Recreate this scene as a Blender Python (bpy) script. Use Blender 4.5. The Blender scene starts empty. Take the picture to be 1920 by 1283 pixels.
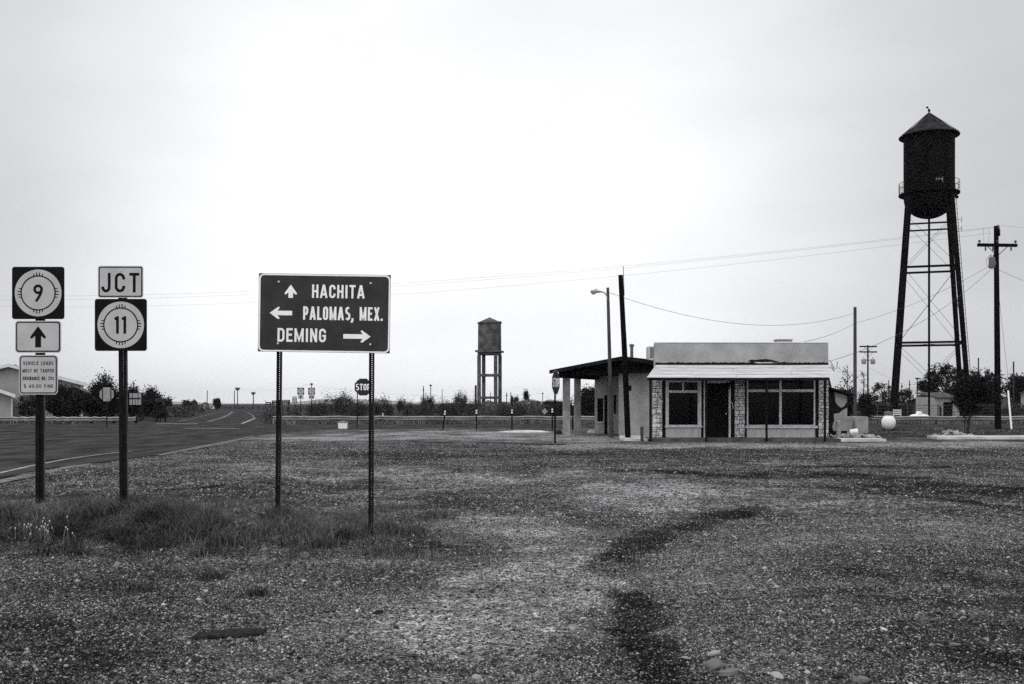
import bpy, math, random
import numpy as np
from mathutils import Matrix, Vector
R = math.radians
rng = np.random.default_rng(7)
random.seed(7)
scene = bpy.context.scene
col = scene.collection

# ------------------------------------------------------------------ camera
F = 1867.0            # focal length in photo pixels (1920 wide), about 35 mm
CX, HOR, H = 960.0, 757.0, 1.3
cd = bpy.data.cameras.new('camera')
cam = bpy.data.objects.new('camera', cd)
col.objects.link(cam)
cam.location = (0, 0, H)
cam.rotation_euler = (R(90), 0, 0)
cd.sensor_width = 36.0
cd.lens = 36.0 * F / 1920.0
cd.shift_y = (HOR - 641.5) / 1920.0
cd.clip_start = 0.1
cd.clip_end = 30000
scene.camera = cam

# ------------------------------------------------------------------ sky and sun
SUN_EL, SUN_AZ = R(58), R(-150)        # high behind the camera, to the left, veiled by the overcast
w = bpy.data.worlds.new('World')
scene.world = w
w.use_nodes = True
nt = w.node_tree
nt.nodes.clear()
def wn(t, **k):
    n = nt.nodes.new(t)
    for a, b in k.items(): setattr(n, a, b)
    return n
out = wn('ShaderNodeOutputWorld'); bg = wn('ShaderNodeBackground'); bg.inputs[1].default_value = 0.1
sky = wn('ShaderNodeTexSky'); sky.sky_type = 'NISHITA'; sky.sun_disc = False
sky.sun_elevation = SUN_EL; sky.sun_rotation = SUN_AZ; sky.dust_density = 3.0
bw = wn('ShaderNodeRGBToBW')
nt.links.new(sky.outputs[0], bw.inputs[0])
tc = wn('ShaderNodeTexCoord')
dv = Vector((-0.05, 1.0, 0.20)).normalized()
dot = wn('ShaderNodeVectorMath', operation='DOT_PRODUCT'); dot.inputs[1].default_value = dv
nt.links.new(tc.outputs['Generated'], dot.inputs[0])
glow = wn('ShaderNodeValToRGB')       # bright ahead, grey ring beyond, brightened behind the camera to light the fronts
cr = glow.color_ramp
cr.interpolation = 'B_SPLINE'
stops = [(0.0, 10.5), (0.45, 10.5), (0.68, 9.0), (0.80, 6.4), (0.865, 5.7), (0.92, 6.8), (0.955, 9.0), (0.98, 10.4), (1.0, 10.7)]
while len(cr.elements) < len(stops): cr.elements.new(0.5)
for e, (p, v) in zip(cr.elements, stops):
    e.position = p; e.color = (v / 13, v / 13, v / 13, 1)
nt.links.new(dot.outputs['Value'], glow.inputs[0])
mp = wn('ShaderNodeMapping'); mp.inputs['Scale'].default_value = (1.6, 1.6, 4.5)
nt.links.new(tc.outputs['Generated'], mp.inputs[0])
cl = wn('ShaderNodeTexNoise'); cl.inputs['Scale'].default_value = 1.7; cl.inputs['Detail'].default_value = 6
cl.inputs['Roughness'].default_value = 0.5
nt.links.new(mp.outputs[0], cl.inputs[0])
cm = wn('ShaderNodeMapRange'); cm.inputs[1].default_value = .25; cm.inputs[2].default_value = .75
cm.inputs[3].default_value = .88; cm.inputs[4].default_value = 1.10
nt.links.new(cl.outputs[0], cm.inputs[0])
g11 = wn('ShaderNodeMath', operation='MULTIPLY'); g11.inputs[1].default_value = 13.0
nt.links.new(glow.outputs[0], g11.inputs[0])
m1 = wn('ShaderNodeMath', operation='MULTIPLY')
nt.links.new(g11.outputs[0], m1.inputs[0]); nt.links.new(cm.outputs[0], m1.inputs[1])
m2 = wn('ShaderNodeMath', operation='MULTIPLY_ADD'); m2.inputs[1].default_value = 0.12   # a little of the clear sky's own gradient
nt.links.new(bw.outputs[0], m2.inputs[0]); nt.links.new(m1.outputs[0], m2.inputs[2])
tint = wn('ShaderNodeVectorMath', operation='SCALE'); tint.inputs[0].default_value = (0.975, 0.985, 1.015)
nt.links.new(m2.outputs[0], tint.inputs['Scale'])
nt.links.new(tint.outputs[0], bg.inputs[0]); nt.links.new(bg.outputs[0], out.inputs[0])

sd = bpy.data.lights.new('sun', 'SUN'); sun = bpy.data.objects.new('sun', sd); col.objects.link(sun)
sd.energy = 1.15; sd.angle = R(30); sd.color = (1, 0.985, 0.965)
sv = Vector((math.sin(SUN_AZ) * math.cos(SUN_EL), math.cos(SUN_AZ) * math.cos(SUN_EL), math.sin(SUN_EL)))
sun.rotation_euler = sv.to_track_quat('Z', 'Y').to_euler()
vs = scene.view_settings
vs.view_transform = 'Standard'; vs.look = 'None'; vs.exposure = 0.0; vs.gamma = 1.0; vs.use_curve_mapping = False
scene.render.filter_size = 1.15
scene.cycles.use_denoising = False

# ------------------------------------------------------------------ pixel helpers
def X(px, Y): return (px - CX) / F * Y
def Z(py, Y): return H + (HOR - py) / F * Y
def sstep(a, b, x):
    t = np.clip((x - a) / (b - a), 0, 1)
    return t * t * (3 - 2 * t)
def _hash(ix, iy, s):
    n = (ix.astype(np.int64) * 374761393 + iy.astype(np.int64) * 668265263 + s * 982451653) & 0x7fffffff
    n = ((n ^ (n >> 13)) * 1274126177) & 0x7fffffff
    return ((n ^ (n >> 16)) & 0xffff) / 65535.0
def vnoise(x, y, s=0):
    x = np.asarray(x, float); y = np.asarray(y, float)
    ix = np.floor(x).astype(np.int64); iy = np.floor(y).astype(np.int64)
    fx = x - ix; fy = y - iy
    fx = fx * fx * (3 - 2 * fx); fy = fy * fy * (3 - 2 * fy)
    a = _hash(ix, iy, s); b = _hash(ix + 1, iy, s); c = _hash(ix, iy + 1, s); d = _hash(ix + 1, iy + 1, s)
    return (a * (1 - fx) + b * fx) * (1 - fy) + (c * (1 - fx) + d * fx) * fy
def fbm(x, y, s=0, o=4):
    v = 0; a = .5
    for i in range(o):
        v = v + a * vnoise(x, y, s + i * 17); x = x * 2.03; y = y * 2.03; a *= .5
    return v / (1 - .5 ** o)
def height(x, y):
    """height of the ground: the gravel lot lies lower than the road shoulder"""
    x = np.asarray(x, float); y = np.asarray(y, float)
    left = sstep(9.3, 12.6, y)
    right = sstep(9.0, 27.0, y)
    k = sstep(-2.75, -1.6, x + 0.25 * (y - 11))
    h = -0.3 * (1 - (left * (1 - k) + right * k))
    h = h - 0.11 * sstep(63.5, 67, y) * sstep(-17.5, -15.5, x - (y - 64) * -0.28) * (1 - sstep(400, 900, y))
    lot = (1 - sstep(26, 33, y)) * sstep(-10.5, -8.5, x + sstep(24, 40, y) * .5)
    h = h + lot * 0.07 * (fbm(x * .35, y * .35, 3, 3) - .62)
    h = h + lot * 0.03 * (fbm(x * 1.7, y * 1.7, 5, 3) - .6)
    return h
def hz(x, y): return float(height(x, y))
def ground(px, py):
    Y = 2427.0 / max(py - HOR, .5)
    for i in range(30):
        x = X(px, Y)
        Y = .5 * Y + .5 * (H - hz(x, Y)) * F / (py - HOR)
    return X(px, Y), Y, hz(X(px, Y), Y)

# ------------------------------------------------------------------ materials
def mat(name, v, rough=.8, var=.25, scale=6.0, spec=.25, bump=0.0, bscale=40.0, metal=0.0, island=0.0, stretch=(1, 1, 1), detail=6, tint=(1, 1, 1), lo=.35, hi=.65):
    m = bpy.data.materials.new(name); m.use_nodes = True
    t = m.node_tree; b = t.nodes['Principled BSDF']
    b.inputs['Roughness'].default_value = rough
    b.inputs['Metallic'].default_value = metal
    b.inputs['Specular IOR Level'].default_value = spec
    L = t.links.new
    c = t.nodes.new('ShaderNodeTexCoord')
    mp = t.nodes.new('ShaderNodeMapping'); mp.inputs['Scale'].default_value = stretch
    L(c.outputs['Object'], mp.inputs[0])
    n = t.nodes.new('ShaderNodeTexNoise'); n.inputs['Scale'].default_value = scale; n.inputs['Detail'].default_value = detail
    L(mp.outputs[0], n.inputs[0])
    r = t.nodes.new('ShaderNodeMapRange')
    r.inputs[1].default_value = lo; r.inputs[2].default_value = hi
    r.inputs[3].default_value = v * (1 - var); r.inputs[4].default_value = v * (1 + var)
    L(n.outputs[0], r.inputs[0])
    last = r.outputs[0]
    if island:
        g = t.nodes.new('ShaderNodeNewGeometry')
        q = t.nodes.new('ShaderNodeMapRange'); q.inputs[3].default_value = 1 - island; q.inputs[4].default_value = 1 + island
        L(g.outputs['Random Per Island'], q.inputs[0])
        mm = t.nodes.new('ShaderNodeMath'); mm.operation = 'MULTIPLY'
        L(last, mm.inputs[0]); L(q.outputs[0], mm.inputs[1]); last = mm.outputs[0]
    sc = t.nodes.new('ShaderNodeVectorMath'); sc.operation = 'SCALE'; sc.inputs[0].default_value = tint
    L(last, sc.inputs['Scale']); L(sc.outputs[0], b.inputs['Base Color'])
    if bump:
        n2 = t.nodes.new('ShaderNodeTexNoise'); n2.inputs['Scale'].default_value = bscale; n2.inputs['Detail'].default_value = 4
        L(mp.outputs[0], n2.inputs[0])
        bp = t.nodes.new('ShaderNodeBump'); bp.inputs['Strength'].default_value = bump; bp.inputs['Distance'].default_value = .02
        L(n2.outputs[0], bp.inputs['Height']); L(bp.outputs[0], b.inputs['Normal'])
    return m

M = {}
M['asphalt'] = mat('asphalt', 0.041, 0.95, 0.45, 1.2, 0.01, .5, 60, stretch=(1, .35, 1))
M['road_paint'] = mat('worn road paint', 0.27, 0.9, 0.5, 5, 0.1)
M['road_paint_faint'] = mat('faded road paint', 0.06, 0.9, 0.5, 5, 0.1)
M['road_paint_far'] = mat('worn far road paint', .15, .9, .5, 1.0, .1)
M['strip'] = mat('pale concrete strip', 0.125, 0.95, 0.5, 3, 0.1, .3)
M['sheet_white'] = mat('white reflective sheeting', 0.46, 0.6, 0.09, 4, 0.25)
M['sheet_black'] = mat('black sheeting', 0.007, 0.6, 0.3, 4, 0.06)
M['sheet_green'] = mat('green guide sign sheeting', 0.042, 0.6, 0.16, 5, 0.08)
M['sheet_letter'] = mat('bright letter sheeting', .92, .6, .05, 8, .25)
M['sheet_red'] = mat('red stop sign sheeting', 0.03, 0.6, 0.2, 6, 0.08)
M['alu_back'] = mat('aluminium sign back', 0.27, 0.6, 0.15, 5, 0.4)
M['post_steel'] = mat('dark painted post steel', 0.01, 0.75, 0.4, 9, 0.05)
M['post_flange'] = mat('lighter post flange', .085, .75, .4, 14, .15, stretch=(1, 1, .3))  # right-hand flange, toned lighter than the rest of the post
M['bolt'] = mat('zinc bolt', .55, .45, .1, 20, .5)
M['stucco'] = mat('grey stucco', 0.335, 0.95, 0.2, 1.1, 0.1, .6, 45)
M['stucco_station'] = mat('station stucco', 0.31, 0.95, 0.16, 2, 0.1, .7, 30)
M['column'] = mat('canopy column stucco', 0.27, 0.95, 0.28, 3, 0.1, .5, 30)
M['white_board'] = mat('weathered white boards', 0.5, 0.85, 0.24, 3, 0.15, .2, 60, stretch=(.5, 6, 6))
M['white_trim'] = mat('white window trim', 0.58, 0.8, 0.18, 6, 0.2)
M['panel_white'] = mat('pale plywood panel', 0.49, 0.85, 0.13, 3.5, 0.15, stretch=(4, 1, .6))
M['dark_wood'] = mat('dark stained wood', 0.012, 0.85, 0.5, 5, 0.04, stretch=(1, 1, .2))
M['black_door'] = mat('black door', 0.005, 0.6, 0.4, 3, 0.05, stretch=(3, 1, .3))
M['dark_post'] = mat('dark iron post', 0.008, 0.7, 0.3, 8, 0.05)
M['tar'] = mat('torn tar paper', .010, .95, .5, 12, .1)
M['mortar'] = mat('dark mortar', 0.11, 0.95, 0.5, 9, 0.05)
M['stone'] = mat('whitewashed stone', 0.6, 0.95, 0.22, 12, 0.1, .6, 30, island=.28)
M['concrete'] = mat('concrete', 0.32, 0.95, 0.2, 2.5, 0.1, .3, 30)
M['concrete_pale'] = mat('pale concrete slab', 0.52, 0.95, 0.22, 2, 0.1, .3, 30)
M['roof_dark'] = mat('dark roof sheet', 0.014, 0.9, 0.3, 4, 0.04)
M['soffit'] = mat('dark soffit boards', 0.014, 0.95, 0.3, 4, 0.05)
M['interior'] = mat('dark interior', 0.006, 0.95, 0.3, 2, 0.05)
M['curtain'] = mat('pale curtain', 0.75, 0.95, 0.2, 3, 0.05, stretch=(6, 6, .3))
M['wood_pole'] = mat('weathered pole wood', 0.04, 0.95, 0.45, 5, 0.1, stretch=(5, 5, .25))
M['wood_pole_grey'] = mat('grey pole wood', 0.062, 0.95, 0.4, 5, 0.1, .4, 30, stretch=(6, 6, .25))
M['wood_black'] = mat('creosote black pole wood', 0.005, 0.9, 0.5, 5, 0.03, stretch=(5, 5, .25))
M['far_pole'] = mat('far pole wood', 0.04, 0.95, 0.3, 5, 0.05)
M['wire'] = mat('wire', .03, .7, .1, 5, .2)
M['galv'] = mat('galvanised rail', 0.23, 0.55, 0.22, 1.5, 0.3, metal=.0)
M['rail_post'] = mat('guard rail post', 0.016, 0.9, 0.4, 5, 0.1)
M['tower_steel'] = mat('black tower steel', 0.004, 0.8, 0.5, 1.2, 0.04, stretch=(1, 1, .4))
M['tower_roof'] = mat('rusty tower roof', 0.022, 0.8, 0.5, 2.5, 0.06, stretch=(1, 1, .4))
M['tower_concrete'] = mat('stained tower concrete', 0.085, 0.95, 0.4, 1.8, 0.08, .3, 10)
M['tower_tank'] = mat('weathered tank plates', 0.085, 0.9, 0.45, 1.6, 0.12, detail=9)
M['tank_white'] = mat('white painted tank', .78, .5, .06, 3, .35)
M['lamp_grey'] = mat('street lamp casting', .30, .5, .15, 8, .4)
M['lamp_glass'] = mat('street lamp lens', .55, .3, .1, 8, .5)
M['leaf'] = mat('scrub leaves', 0.046, 0.85, 0.2, 0.5, 0.1, island=.65)
M['leaf_pale'] = mat('pale desert leaves', .085, .85, .2, .5, .1, island=.6)
M['leaf_dark'] = mat('dark leaves', 0.016, 0.85, 0.2, 0.5, 0.1, island=.7)
M['bark'] = mat('bark', .035, .95, .3, 8, .05)
M['bark_pale'] = mat('pale bark', .26, .95, .3, 8, .05)
M['grass'] = mat('dry green grass', 0.1, 0.9, 0.45, 0.7, 0.1, island=.75)
M['weed'] = mat('low weeds', 0.046, 0.9, 0.3, 1, 0.1, island=.6)
M['blossom'] = mat('white blossom', 0.5, 0.9, 0.1, 9, 0.1)
M['rock'] = mat('pale rock', 0.15, 0.9, 0.2, 6, 0.1, .5, 25)
M['rubber'] = mat('old rubber', 0.03, 0.9, 0.4, 30, 0.05, .6, 60)
M['plastic_white'] = mat('white plastic', .85, .5, .04, 5, .4)
M['lid'] = mat('grey plastic lid', .25, .6, .1, 5, .3)
M['house_wall'] = mat('pale house wall', 0.3, 0.95, 0.08, 0.6, 0.1)
M['house_trim'] = mat('white house trim', .66, .9, .08, 2, .1)
M['shingle'] = mat('grey shingles', 0.07, 0.95, 0.3, 2, 0.05)
M['char'] = mat('bare dark adobe', .012, .98, .6, 3, .03, .8, 10)
M['plaster'] = mat('old plaster', .27, .95, .22, 2.5, .08, .3, 20)
M['corrugated'] = mat('corrugated sheet', .36, .8, .25, 2.5, .2, stretch=(5, 5, .4))
M['grey_sign'] = mat('plain dark sign', 0.025, 0.7, 0.2, 3, 0.15)
M['fence'] = mat('fence wire', .06, .7, .2, 3, .2)
M['scrub_soil'] = mat('scrub floor', .03, .95, .3, .3, .05)
M['transformer'] = mat('transformer can', .11, .6, .2, 6, .3)
M['transformer_pale'] = mat('pale transformer can', .34, .6, .15, 6, .3)
M['insulator'] = mat('insulator', .02, .3, .2, 9, .5)
M['cooler'] = mat('cooler sheet metal', .50, .6, .1, 5, .3)
M['cooler_slot'] = mat('cooler louvre', .16, .8, .2, 5, .2)
M['hill'] = mat('bare hills', .22, 1, .2, .002, 0)

def glass_mat():
    m = bpy.data.materials.new('dusty window glass'); m.use_nodes = True
    t = m.node_tree; t.nodes.clear(); L = t.links.new
    o = t.nodes.new('ShaderNodeOutputMaterial'); mx = t.nodes.new('ShaderNodeMixShader')
    tr = t.nodes.new('ShaderNodeBsdfTransparent'); tr.inputs[0].default_value = (.10, .10, .10, 1)
    gl = t.nodes.new('ShaderNodeBsdfGlossy'); gl.inputs['Roughness'].default_value = .12; gl.inputs[0].default_value = (.8, .8, .8, 1)
    fr = t.nodes.new('ShaderNodeFresnel'); fr.inputs[0].default_value = 1.19
    L(fr.outputs[0], mx.inputs[0]); L(tr.outputs[0], mx.inputs[1]); L(gl.outputs[0], mx.inputs[2]); L(mx.outputs[0], o.inputs[0])
    return m
M['glass'] = glass_mat()
def stone_mat(k=1.0):
    m = bpy.data.materials.new('loose stones'); m.use_nodes = True
    t = m.node_tree; b = t.nodes['Principled BSDF']; b.inputs['Roughness'].default_value = .9; b.inputs['Specular IOR Level'].default_value = .12
    g = t.nodes.new('ShaderNodeNewGeometry'); r = t.nodes.new('ShaderNodeValToRGB'); e = r.color_ramp.elements
    e[0].position = 0; e[0].color = (.012, .012, .012, 1); e[1].position = 1; e[1].color = (.48 * k, .48 * k, .48 * k, 1)
    for p, v in ((.30, .042), (.60, .115), (.84, .225), (.965, .35)):
        q = e.new(p); q.color = (v * k, v * k, v * k, 1)
    t.links.new(g.outputs['Random Per Island'], r.inputs[0]); t.links.new(r.outputs[0], b.inputs['Base Color']); return m

def ground_mat():
    m = bpy.data.materials.new('gravel and dirt'); m.use_nodes = True
    t = m.node_tree; b = t.nodes['Principled BSDF']; L = t.links.new
    b.inputs['Roughness'].default_value = 1; b.inputs['Specular IOR Level'].default_value = .03
    def N(ty, **k):
        n = t.nodes.new(ty)
        for a, v in k.items(): setattr(n, a, v)
        return n
    geo = N('ShaderNodeNewGeometry')
    at = N('ShaderNodeAttribute', attribute_name='dirt')     # 0 pale gravel .. 1 dark damp dirt, corner vignette painted in
    def noise(s, d=6, r=.6, st=(1, 1, 1)):
        mp = N('ShaderNodeMapping'); mp.inputs['Scale'].default_value = st
        L(geo.outputs['Position'], mp.inputs[0])
        n = N('ShaderNodeTexNoise'); n.inputs['Scale'].default_value = s; n.inputs['Detail'].default_value = d; n.inputs['Roughness'].default_value = r
        L(mp.outputs[0], n.inputs[0]); return n.outputs[0]
    def mr(x, a, b_, c, d):
        q = N('ShaderNodeMapRange'); q.inputs[1].default_value = a; q.inputs[2].default_value = b_; q.inputs[3].default_value = c; q.inputs[4].default_value = d
        L(x, q.inputs[0]); return q.outputs[0]
    def mth(op, a, b_):
        q = N('ShaderNodeMath', operation=op)
        for i, v in enumerate((a, b_)):
            if isinstance(v, float): q.inputs[i].default_value = v
            else: L(v, q.inputs[i])
        return q.outputs[0]
    big = noise(.55, 7, .62, (1, .8, 1))
    d = mth('ADD', at.outputs['Fac'], mr(big, .3, .7, -.30, .30))
    d = mth('ADD', d, mr(noise(3.2, 6, .7), .3, .7, -.24, .24))
    d = mth('ADD', d, mr(noise(13, 5, .75), .3, .7, -.26, .26))
    base = N('ShaderNodeValToRGB'); L(d, base.inputs[0])
    e = base.color_ramp.elements
    e[0].position = .0; e[0].color = (.25, .25, .252, 1)
    e[1].position = 1.0; e[1].color = (.006, .006, .0062, 1)
    for p, v in ((.22, .130), (.5, .042), (.8, .013)):
        q = base.color_ramp.elements.new(p); q.color = (v, v, v * 1.01, 1)
    vo = N('ShaderNodeTexVoronoi'); vo.inputs['Scale'].default_value = 46; L(geo.outputs['Position'], vo.inputs[0])
    sp = N('ShaderNodeSeparateColor'); L(vo.outputs['Color'], sp.inputs[0])
    vo2 = N('ShaderNodeTexVoronoi'); vo2.inputs['Scale'].default_value = 15; L(geo.outputs['Position'], vo2.inputs[0])
    sp2 = N('ShaderNodeSeparateColor'); L(vo2.outputs['Color'], sp2.inputs[0])
    pe = mr(sp.outputs[0], 0, 1, .25, 1.85)
    pe2 = mr(sp2.outputs[1], 0, 1, .62, 1.38)
    fine = mr(noise(9, 8, .8), .3, .7, .30, 1.75)
    mid = mr(noise(1.3, 5, .7, (.7, 1.4, 1)), .3, .7, .75, 1.25)
    k = mth('MULTIPLY', mth('MULTIPLY', pe, pe2), mth('MULTIPLY', fine, mid))
    sc = N('ShaderNodeVectorMath', operation='SCALE'); L(base.outputs[0], sc.inputs[0]); L(k, sc.inputs['Scale'])
    L(sc.outputs[0], b.inputs['Base Color'])
    hgt = mth('ADD', mth('MULTIPLY', vo.outputs['Distance'], -.6), mth('MULTIPLY', noise(14, 6, .7), 1.2))
    bp = N('ShaderNodeBump'); bp.inputs['Strength'].default_value = .9; bp.inputs['Distance'].default_value = .03
    L(hgt, bp.inputs['Height']); L(bp.outputs[0], b.inputs['Normal'])
    return m
M['ground'] = ground_mat(); M['gravel'] = stone_mat(1.08); M['gravel_dark'] = stone_mat(.36)

# ------------------------------------------------------------------ mesh helpers
ROOT = {}
def props(o, label=None, cat=None, group=None, kind=None):
    if label: o['label'] = label
    if cat: o['category'] = cat
    if group: o['group'] = group
    if kind: o['kind'] = kind
    return o
def thing(name, label, cat, loc=(0, 0, 0), rz=0.0, group=None):
    o = bpy.data.objects.new(name, None); col.objects.link(o)
    o.empty_display_size = .1
    o.location = loc; o.rotation_euler = (0, 0, rz)
    ROOT[o.name] = Matrix.Translation(loc) @ Matrix.Rotation(rz, 4, 'Z')
    return props(o, label, cat, group)
def root_of(o):
    while o.parent: o = o.parent
    return o
class MB:
    def __init__(s): s.v = []; s.f = []; s.m = []; s.mats = []; s.cur = 0
    def use(s, m):
        m = M[m] if isinstance(m, str) else m
        if m not in s.mats: s.mats.append(m)
        s.cur = s.mats.index(m); return s
    def add(s, vs, fs):
        k = len(s.v); s.v += [tuple(p) for p in vs]
        for f in fs: s.f.append([i + k for i in f]); s.m.append(s.cur)
        return s
    def box(s, x0, x1, y0, y1, z0, z1, mx=None):
        x0, x1 = min(x0, x1), max(x0, x1); y0, y1 = min(y0, y1), max(y0, y1); z0, z1 = min(z0, z1), max(z0, z1)
        vs = [Vector(p) for p in ((x0, y0, z0), (x1, y0, z0), (x1, y1, z0), (x0, y1, z0), (x0, y0, z1), (x1, y0, z1), (x1, y1, z1), (x0, y1, z1))]
        if mx is not None: vs = [mx @ p for p in vs]
        return s.add(vs, [(0, 3, 2, 1), (4, 5, 6, 7), (0, 1, 5, 4), (1, 2, 6, 5), (2, 3, 7, 6), (3, 0, 4, 7)])
    def tube(s, pts, rad, n=8, cap=True):
        pts = [Vector(p) for p in pts]
        if not hasattr(rad, '__len__'): rad = [rad] * len(pts)
        rings = []; ref = None
        for i, p in enumerate(pts):
            d = (pts[min(i + 1, len(pts) - 1)] - pts[max(i - 1, 0)]).normalized()
            if ref is None:
                ref = Vector((0, 0, 1)) if abs(d.z) < .9 else Vector((1, 0, 0))
            a = d.cross(ref).normalized(); b = d.cross(a).normalized(); ref = -b if False else ref
            rings.append([p + a * math.cos(2 * math.pi * j / n) * rad[i] + b * math.sin(2 * math.pi * j / n) * rad[i] for j in range(n)])
        vs = [q for r in rings for q in r]; fs = []
        for i in range(len(pts) - 1):
            for j in range(n):
                fs.append((i * n + j, (i + 1) * n + j, (i + 1) * n + (j + 1) % n, i * n + (j + 1) % n))
        if cap:
            fs.append(tuple(range(n))); fs.append(tuple(reversed(range((len(pts) - 1) * n, len(pts) * n))))
        return s.add(vs, fs)
    def lathe(s, prof, c=(0, 0, 0), n=32, ax='Z'):
        vs = []; fs = []
        for r, z in prof:
            for j in range(n):
                a = 2 * math.pi * j / n
                if ax == 'Z': p = (c[0] + r * math.cos(a), c[1] + r * math.sin(a), c[2] + z)
                else: p = (c[0] + r * math.cos(a), c[1] + z, c[2] + r * math.sin(a))
                vs.append(p)
        for i in range(len(prof) - 1):
            for j in range(n):
                q = (i * n + j, i * n + (j + 1) % n, (i + 1) * n + (j + 1) % n, (i + 1) * n + j)
                fs.append(q if ax == 'Z' else tuple(reversed(q)))
        return s.add(vs, fs)
    def prism(s, poly, y0, y1, mx=None):
        """polygon in (x, z), extruded from y0 (front) to y1"""
        n = len(poly)
        vs = [Vector((x, y0, z)) for x, z in poly] + [Vector((x, y1, z)) for x, z in poly]
        if mx is not None: vs = [mx @ p for p in vs]
        ar = sum(poly[i][0] * poly[(i + 1) % n][1] - poly[(i + 1) % n][0] * poly[i][1] for i in range(n))
        fr = list(range(n)); fs = []
        if ar < 0: fr = fr[::-1]
        fs.append(tuple(fr)); fs.append(tuple(i + n for i in reversed(fr)))
        for i in range(n):
            a, b = fr[i], fr[(i + 1) % n]
            fs.append((b, a, a + n, b + n))
        return s.add(vs, fs)
    def slab(s, poly, z0, z1):
        """polygon in (x, y), extruded from z0 to z1"""
        n = len(poly)
        ar = sum(poly[i][0] * poly[(i + 1) % n][1] - poly[(i + 1) % n][0] * poly[i][1] for i in range(n))
        if ar < 0: poly = poly[::-1]
        vs = [(x, y, z0) for x, y in poly] + [(x, y, z1) for x, y in poly]
        fs = [tuple(reversed(range(n))), tuple(range(n, 2 * n))]
        for i in range(n): fs.append((i, (i + 1) % n, (i + 1) % n + n, i + n))
        return s.add(vs, fs)
    def build(s, name, m=None, parent=None, world=False, origin=None, smooth=None, **kw):
        vs = s.v
        if parent is not None and world:
            inv = ROOT[root_of(parent).name].inverted()
            vs = [inv @ Vector(p) for p in vs]
        if parent is None and origin is not None:
            vs = [Vector(p) - Vector(origin) for p in vs]
        me = bpy.data.meshes.new(name)
        me.from_pydata([tuple(p) for p in vs], [], s.f)
        mats = s.mats if s.mats else [M[m] if isinstance(m, str) else m]
        for q in mats: me.materials.append(q)
        if s.mats: me.polygons.foreach_set('material_index', np.array(s.m, np.int32))
        if smooth:
            me.polygons.foreach_set('use_smooth', np.ones(len(me.polygons), bool))
            me.set_sharp_from_angle(angle=R(smooth))
        me.update()
        o = bpy.data.objects.new(name, me); col.objects.link(o)
        if parent is not None: o.parent = parent
        elif origin is not None: o.location = origin
        return props(o, kw.get('label'), kw.get('cat'), kw.get('group'), kw.get('kind'))
def fast_mesh(name, V, nv, m, parent=None, origin=None, **kw):
    """V: (n, nv, 3) separate polygons"""
    V = np.asarray(V, np.float32)
    n = V.shape[0]
    if parent is not None:
        inv = np.array(ROOT[root_of(parent).name].inverted(), np.float32)
        V = V @ inv[:3, :3].T + inv[:3, 3]
    if origin is not None: V = V - np.array(origin, np.float32)
    me = bpy.data.meshes.new(name)
    me.vertices.add(n * nv); me.loops.add(n * nv); me.polygons.add(n)
    me.vertices.foreach_set('co', V.reshape(-1))
    me.loops.foreach_set('vertex_index', np.arange(n * nv, dtype=np.int32))
    me.polygons.foreach_set('loop_start', np.arange(0, n * nv, nv, dtype=np.int32))
    me.materials.append(M[m] if isinstance(m, str) else m)
    me.update(calc_edges=True); me.validate()
    o = bpy.data.objects.new(name, me); col.objects.link(o)
    if parent is not None: o.parent = parent
    if origin is not None: o.location = origin
    return props(o, kw.get('label'), kw.get('cat'), kw.get('group'), kw.get('kind'))
def indexed_mesh(name, V, Fc, m, origin=None, parent=None, smooth=False, **kw):
    V = np.asarray(V, np.float32); Fc = np.asarray(Fc, np.int32)
    if parent is not None:
        inv = np.array(ROOT[root_of(parent).name].inverted(), np.float32)
        V = V @ inv[:3, :3].T + inv[:3, 3]
    if origin is not None: V = V - np.array(origin, np.float32)
    me = bpy.data.meshes.new(name); k = Fc.shape[1]
    me.vertices.add(len(V)); me.loops.add(Fc.size); me.polygons.add(len(Fc))
    me.vertices.foreach_set('co', V.reshape(-1))
    me.loops.foreach_set('vertex_index', Fc.reshape(-1))
    me.polygons.foreach_set('loop_start', np.arange(0, Fc.size, k, dtype=np.int32))
    if smooth: me.polygons.foreach_set('use_smooth', np.ones(len(Fc), bool))
    me.materials.append(M[m] if isinstance(m, str) else m)
    me.update(calc_edges=True)
    o = bpy.data.objects.new(name, me); col.objects.link(o)
    if parent is not None: o.parent = parent
    if origin is not None: o.location = origin
    return props(o, kw.get('label'), kw.get('cat'), kw.get('group'), kw.get('kind'))
def copy_tree(o, parent=None):
    c = o.copy(); col.objects.link(c)
    if parent is not None: c.parent = parent
    for ch in list(o.children): copy_tree(ch, c)
    return c

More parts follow.
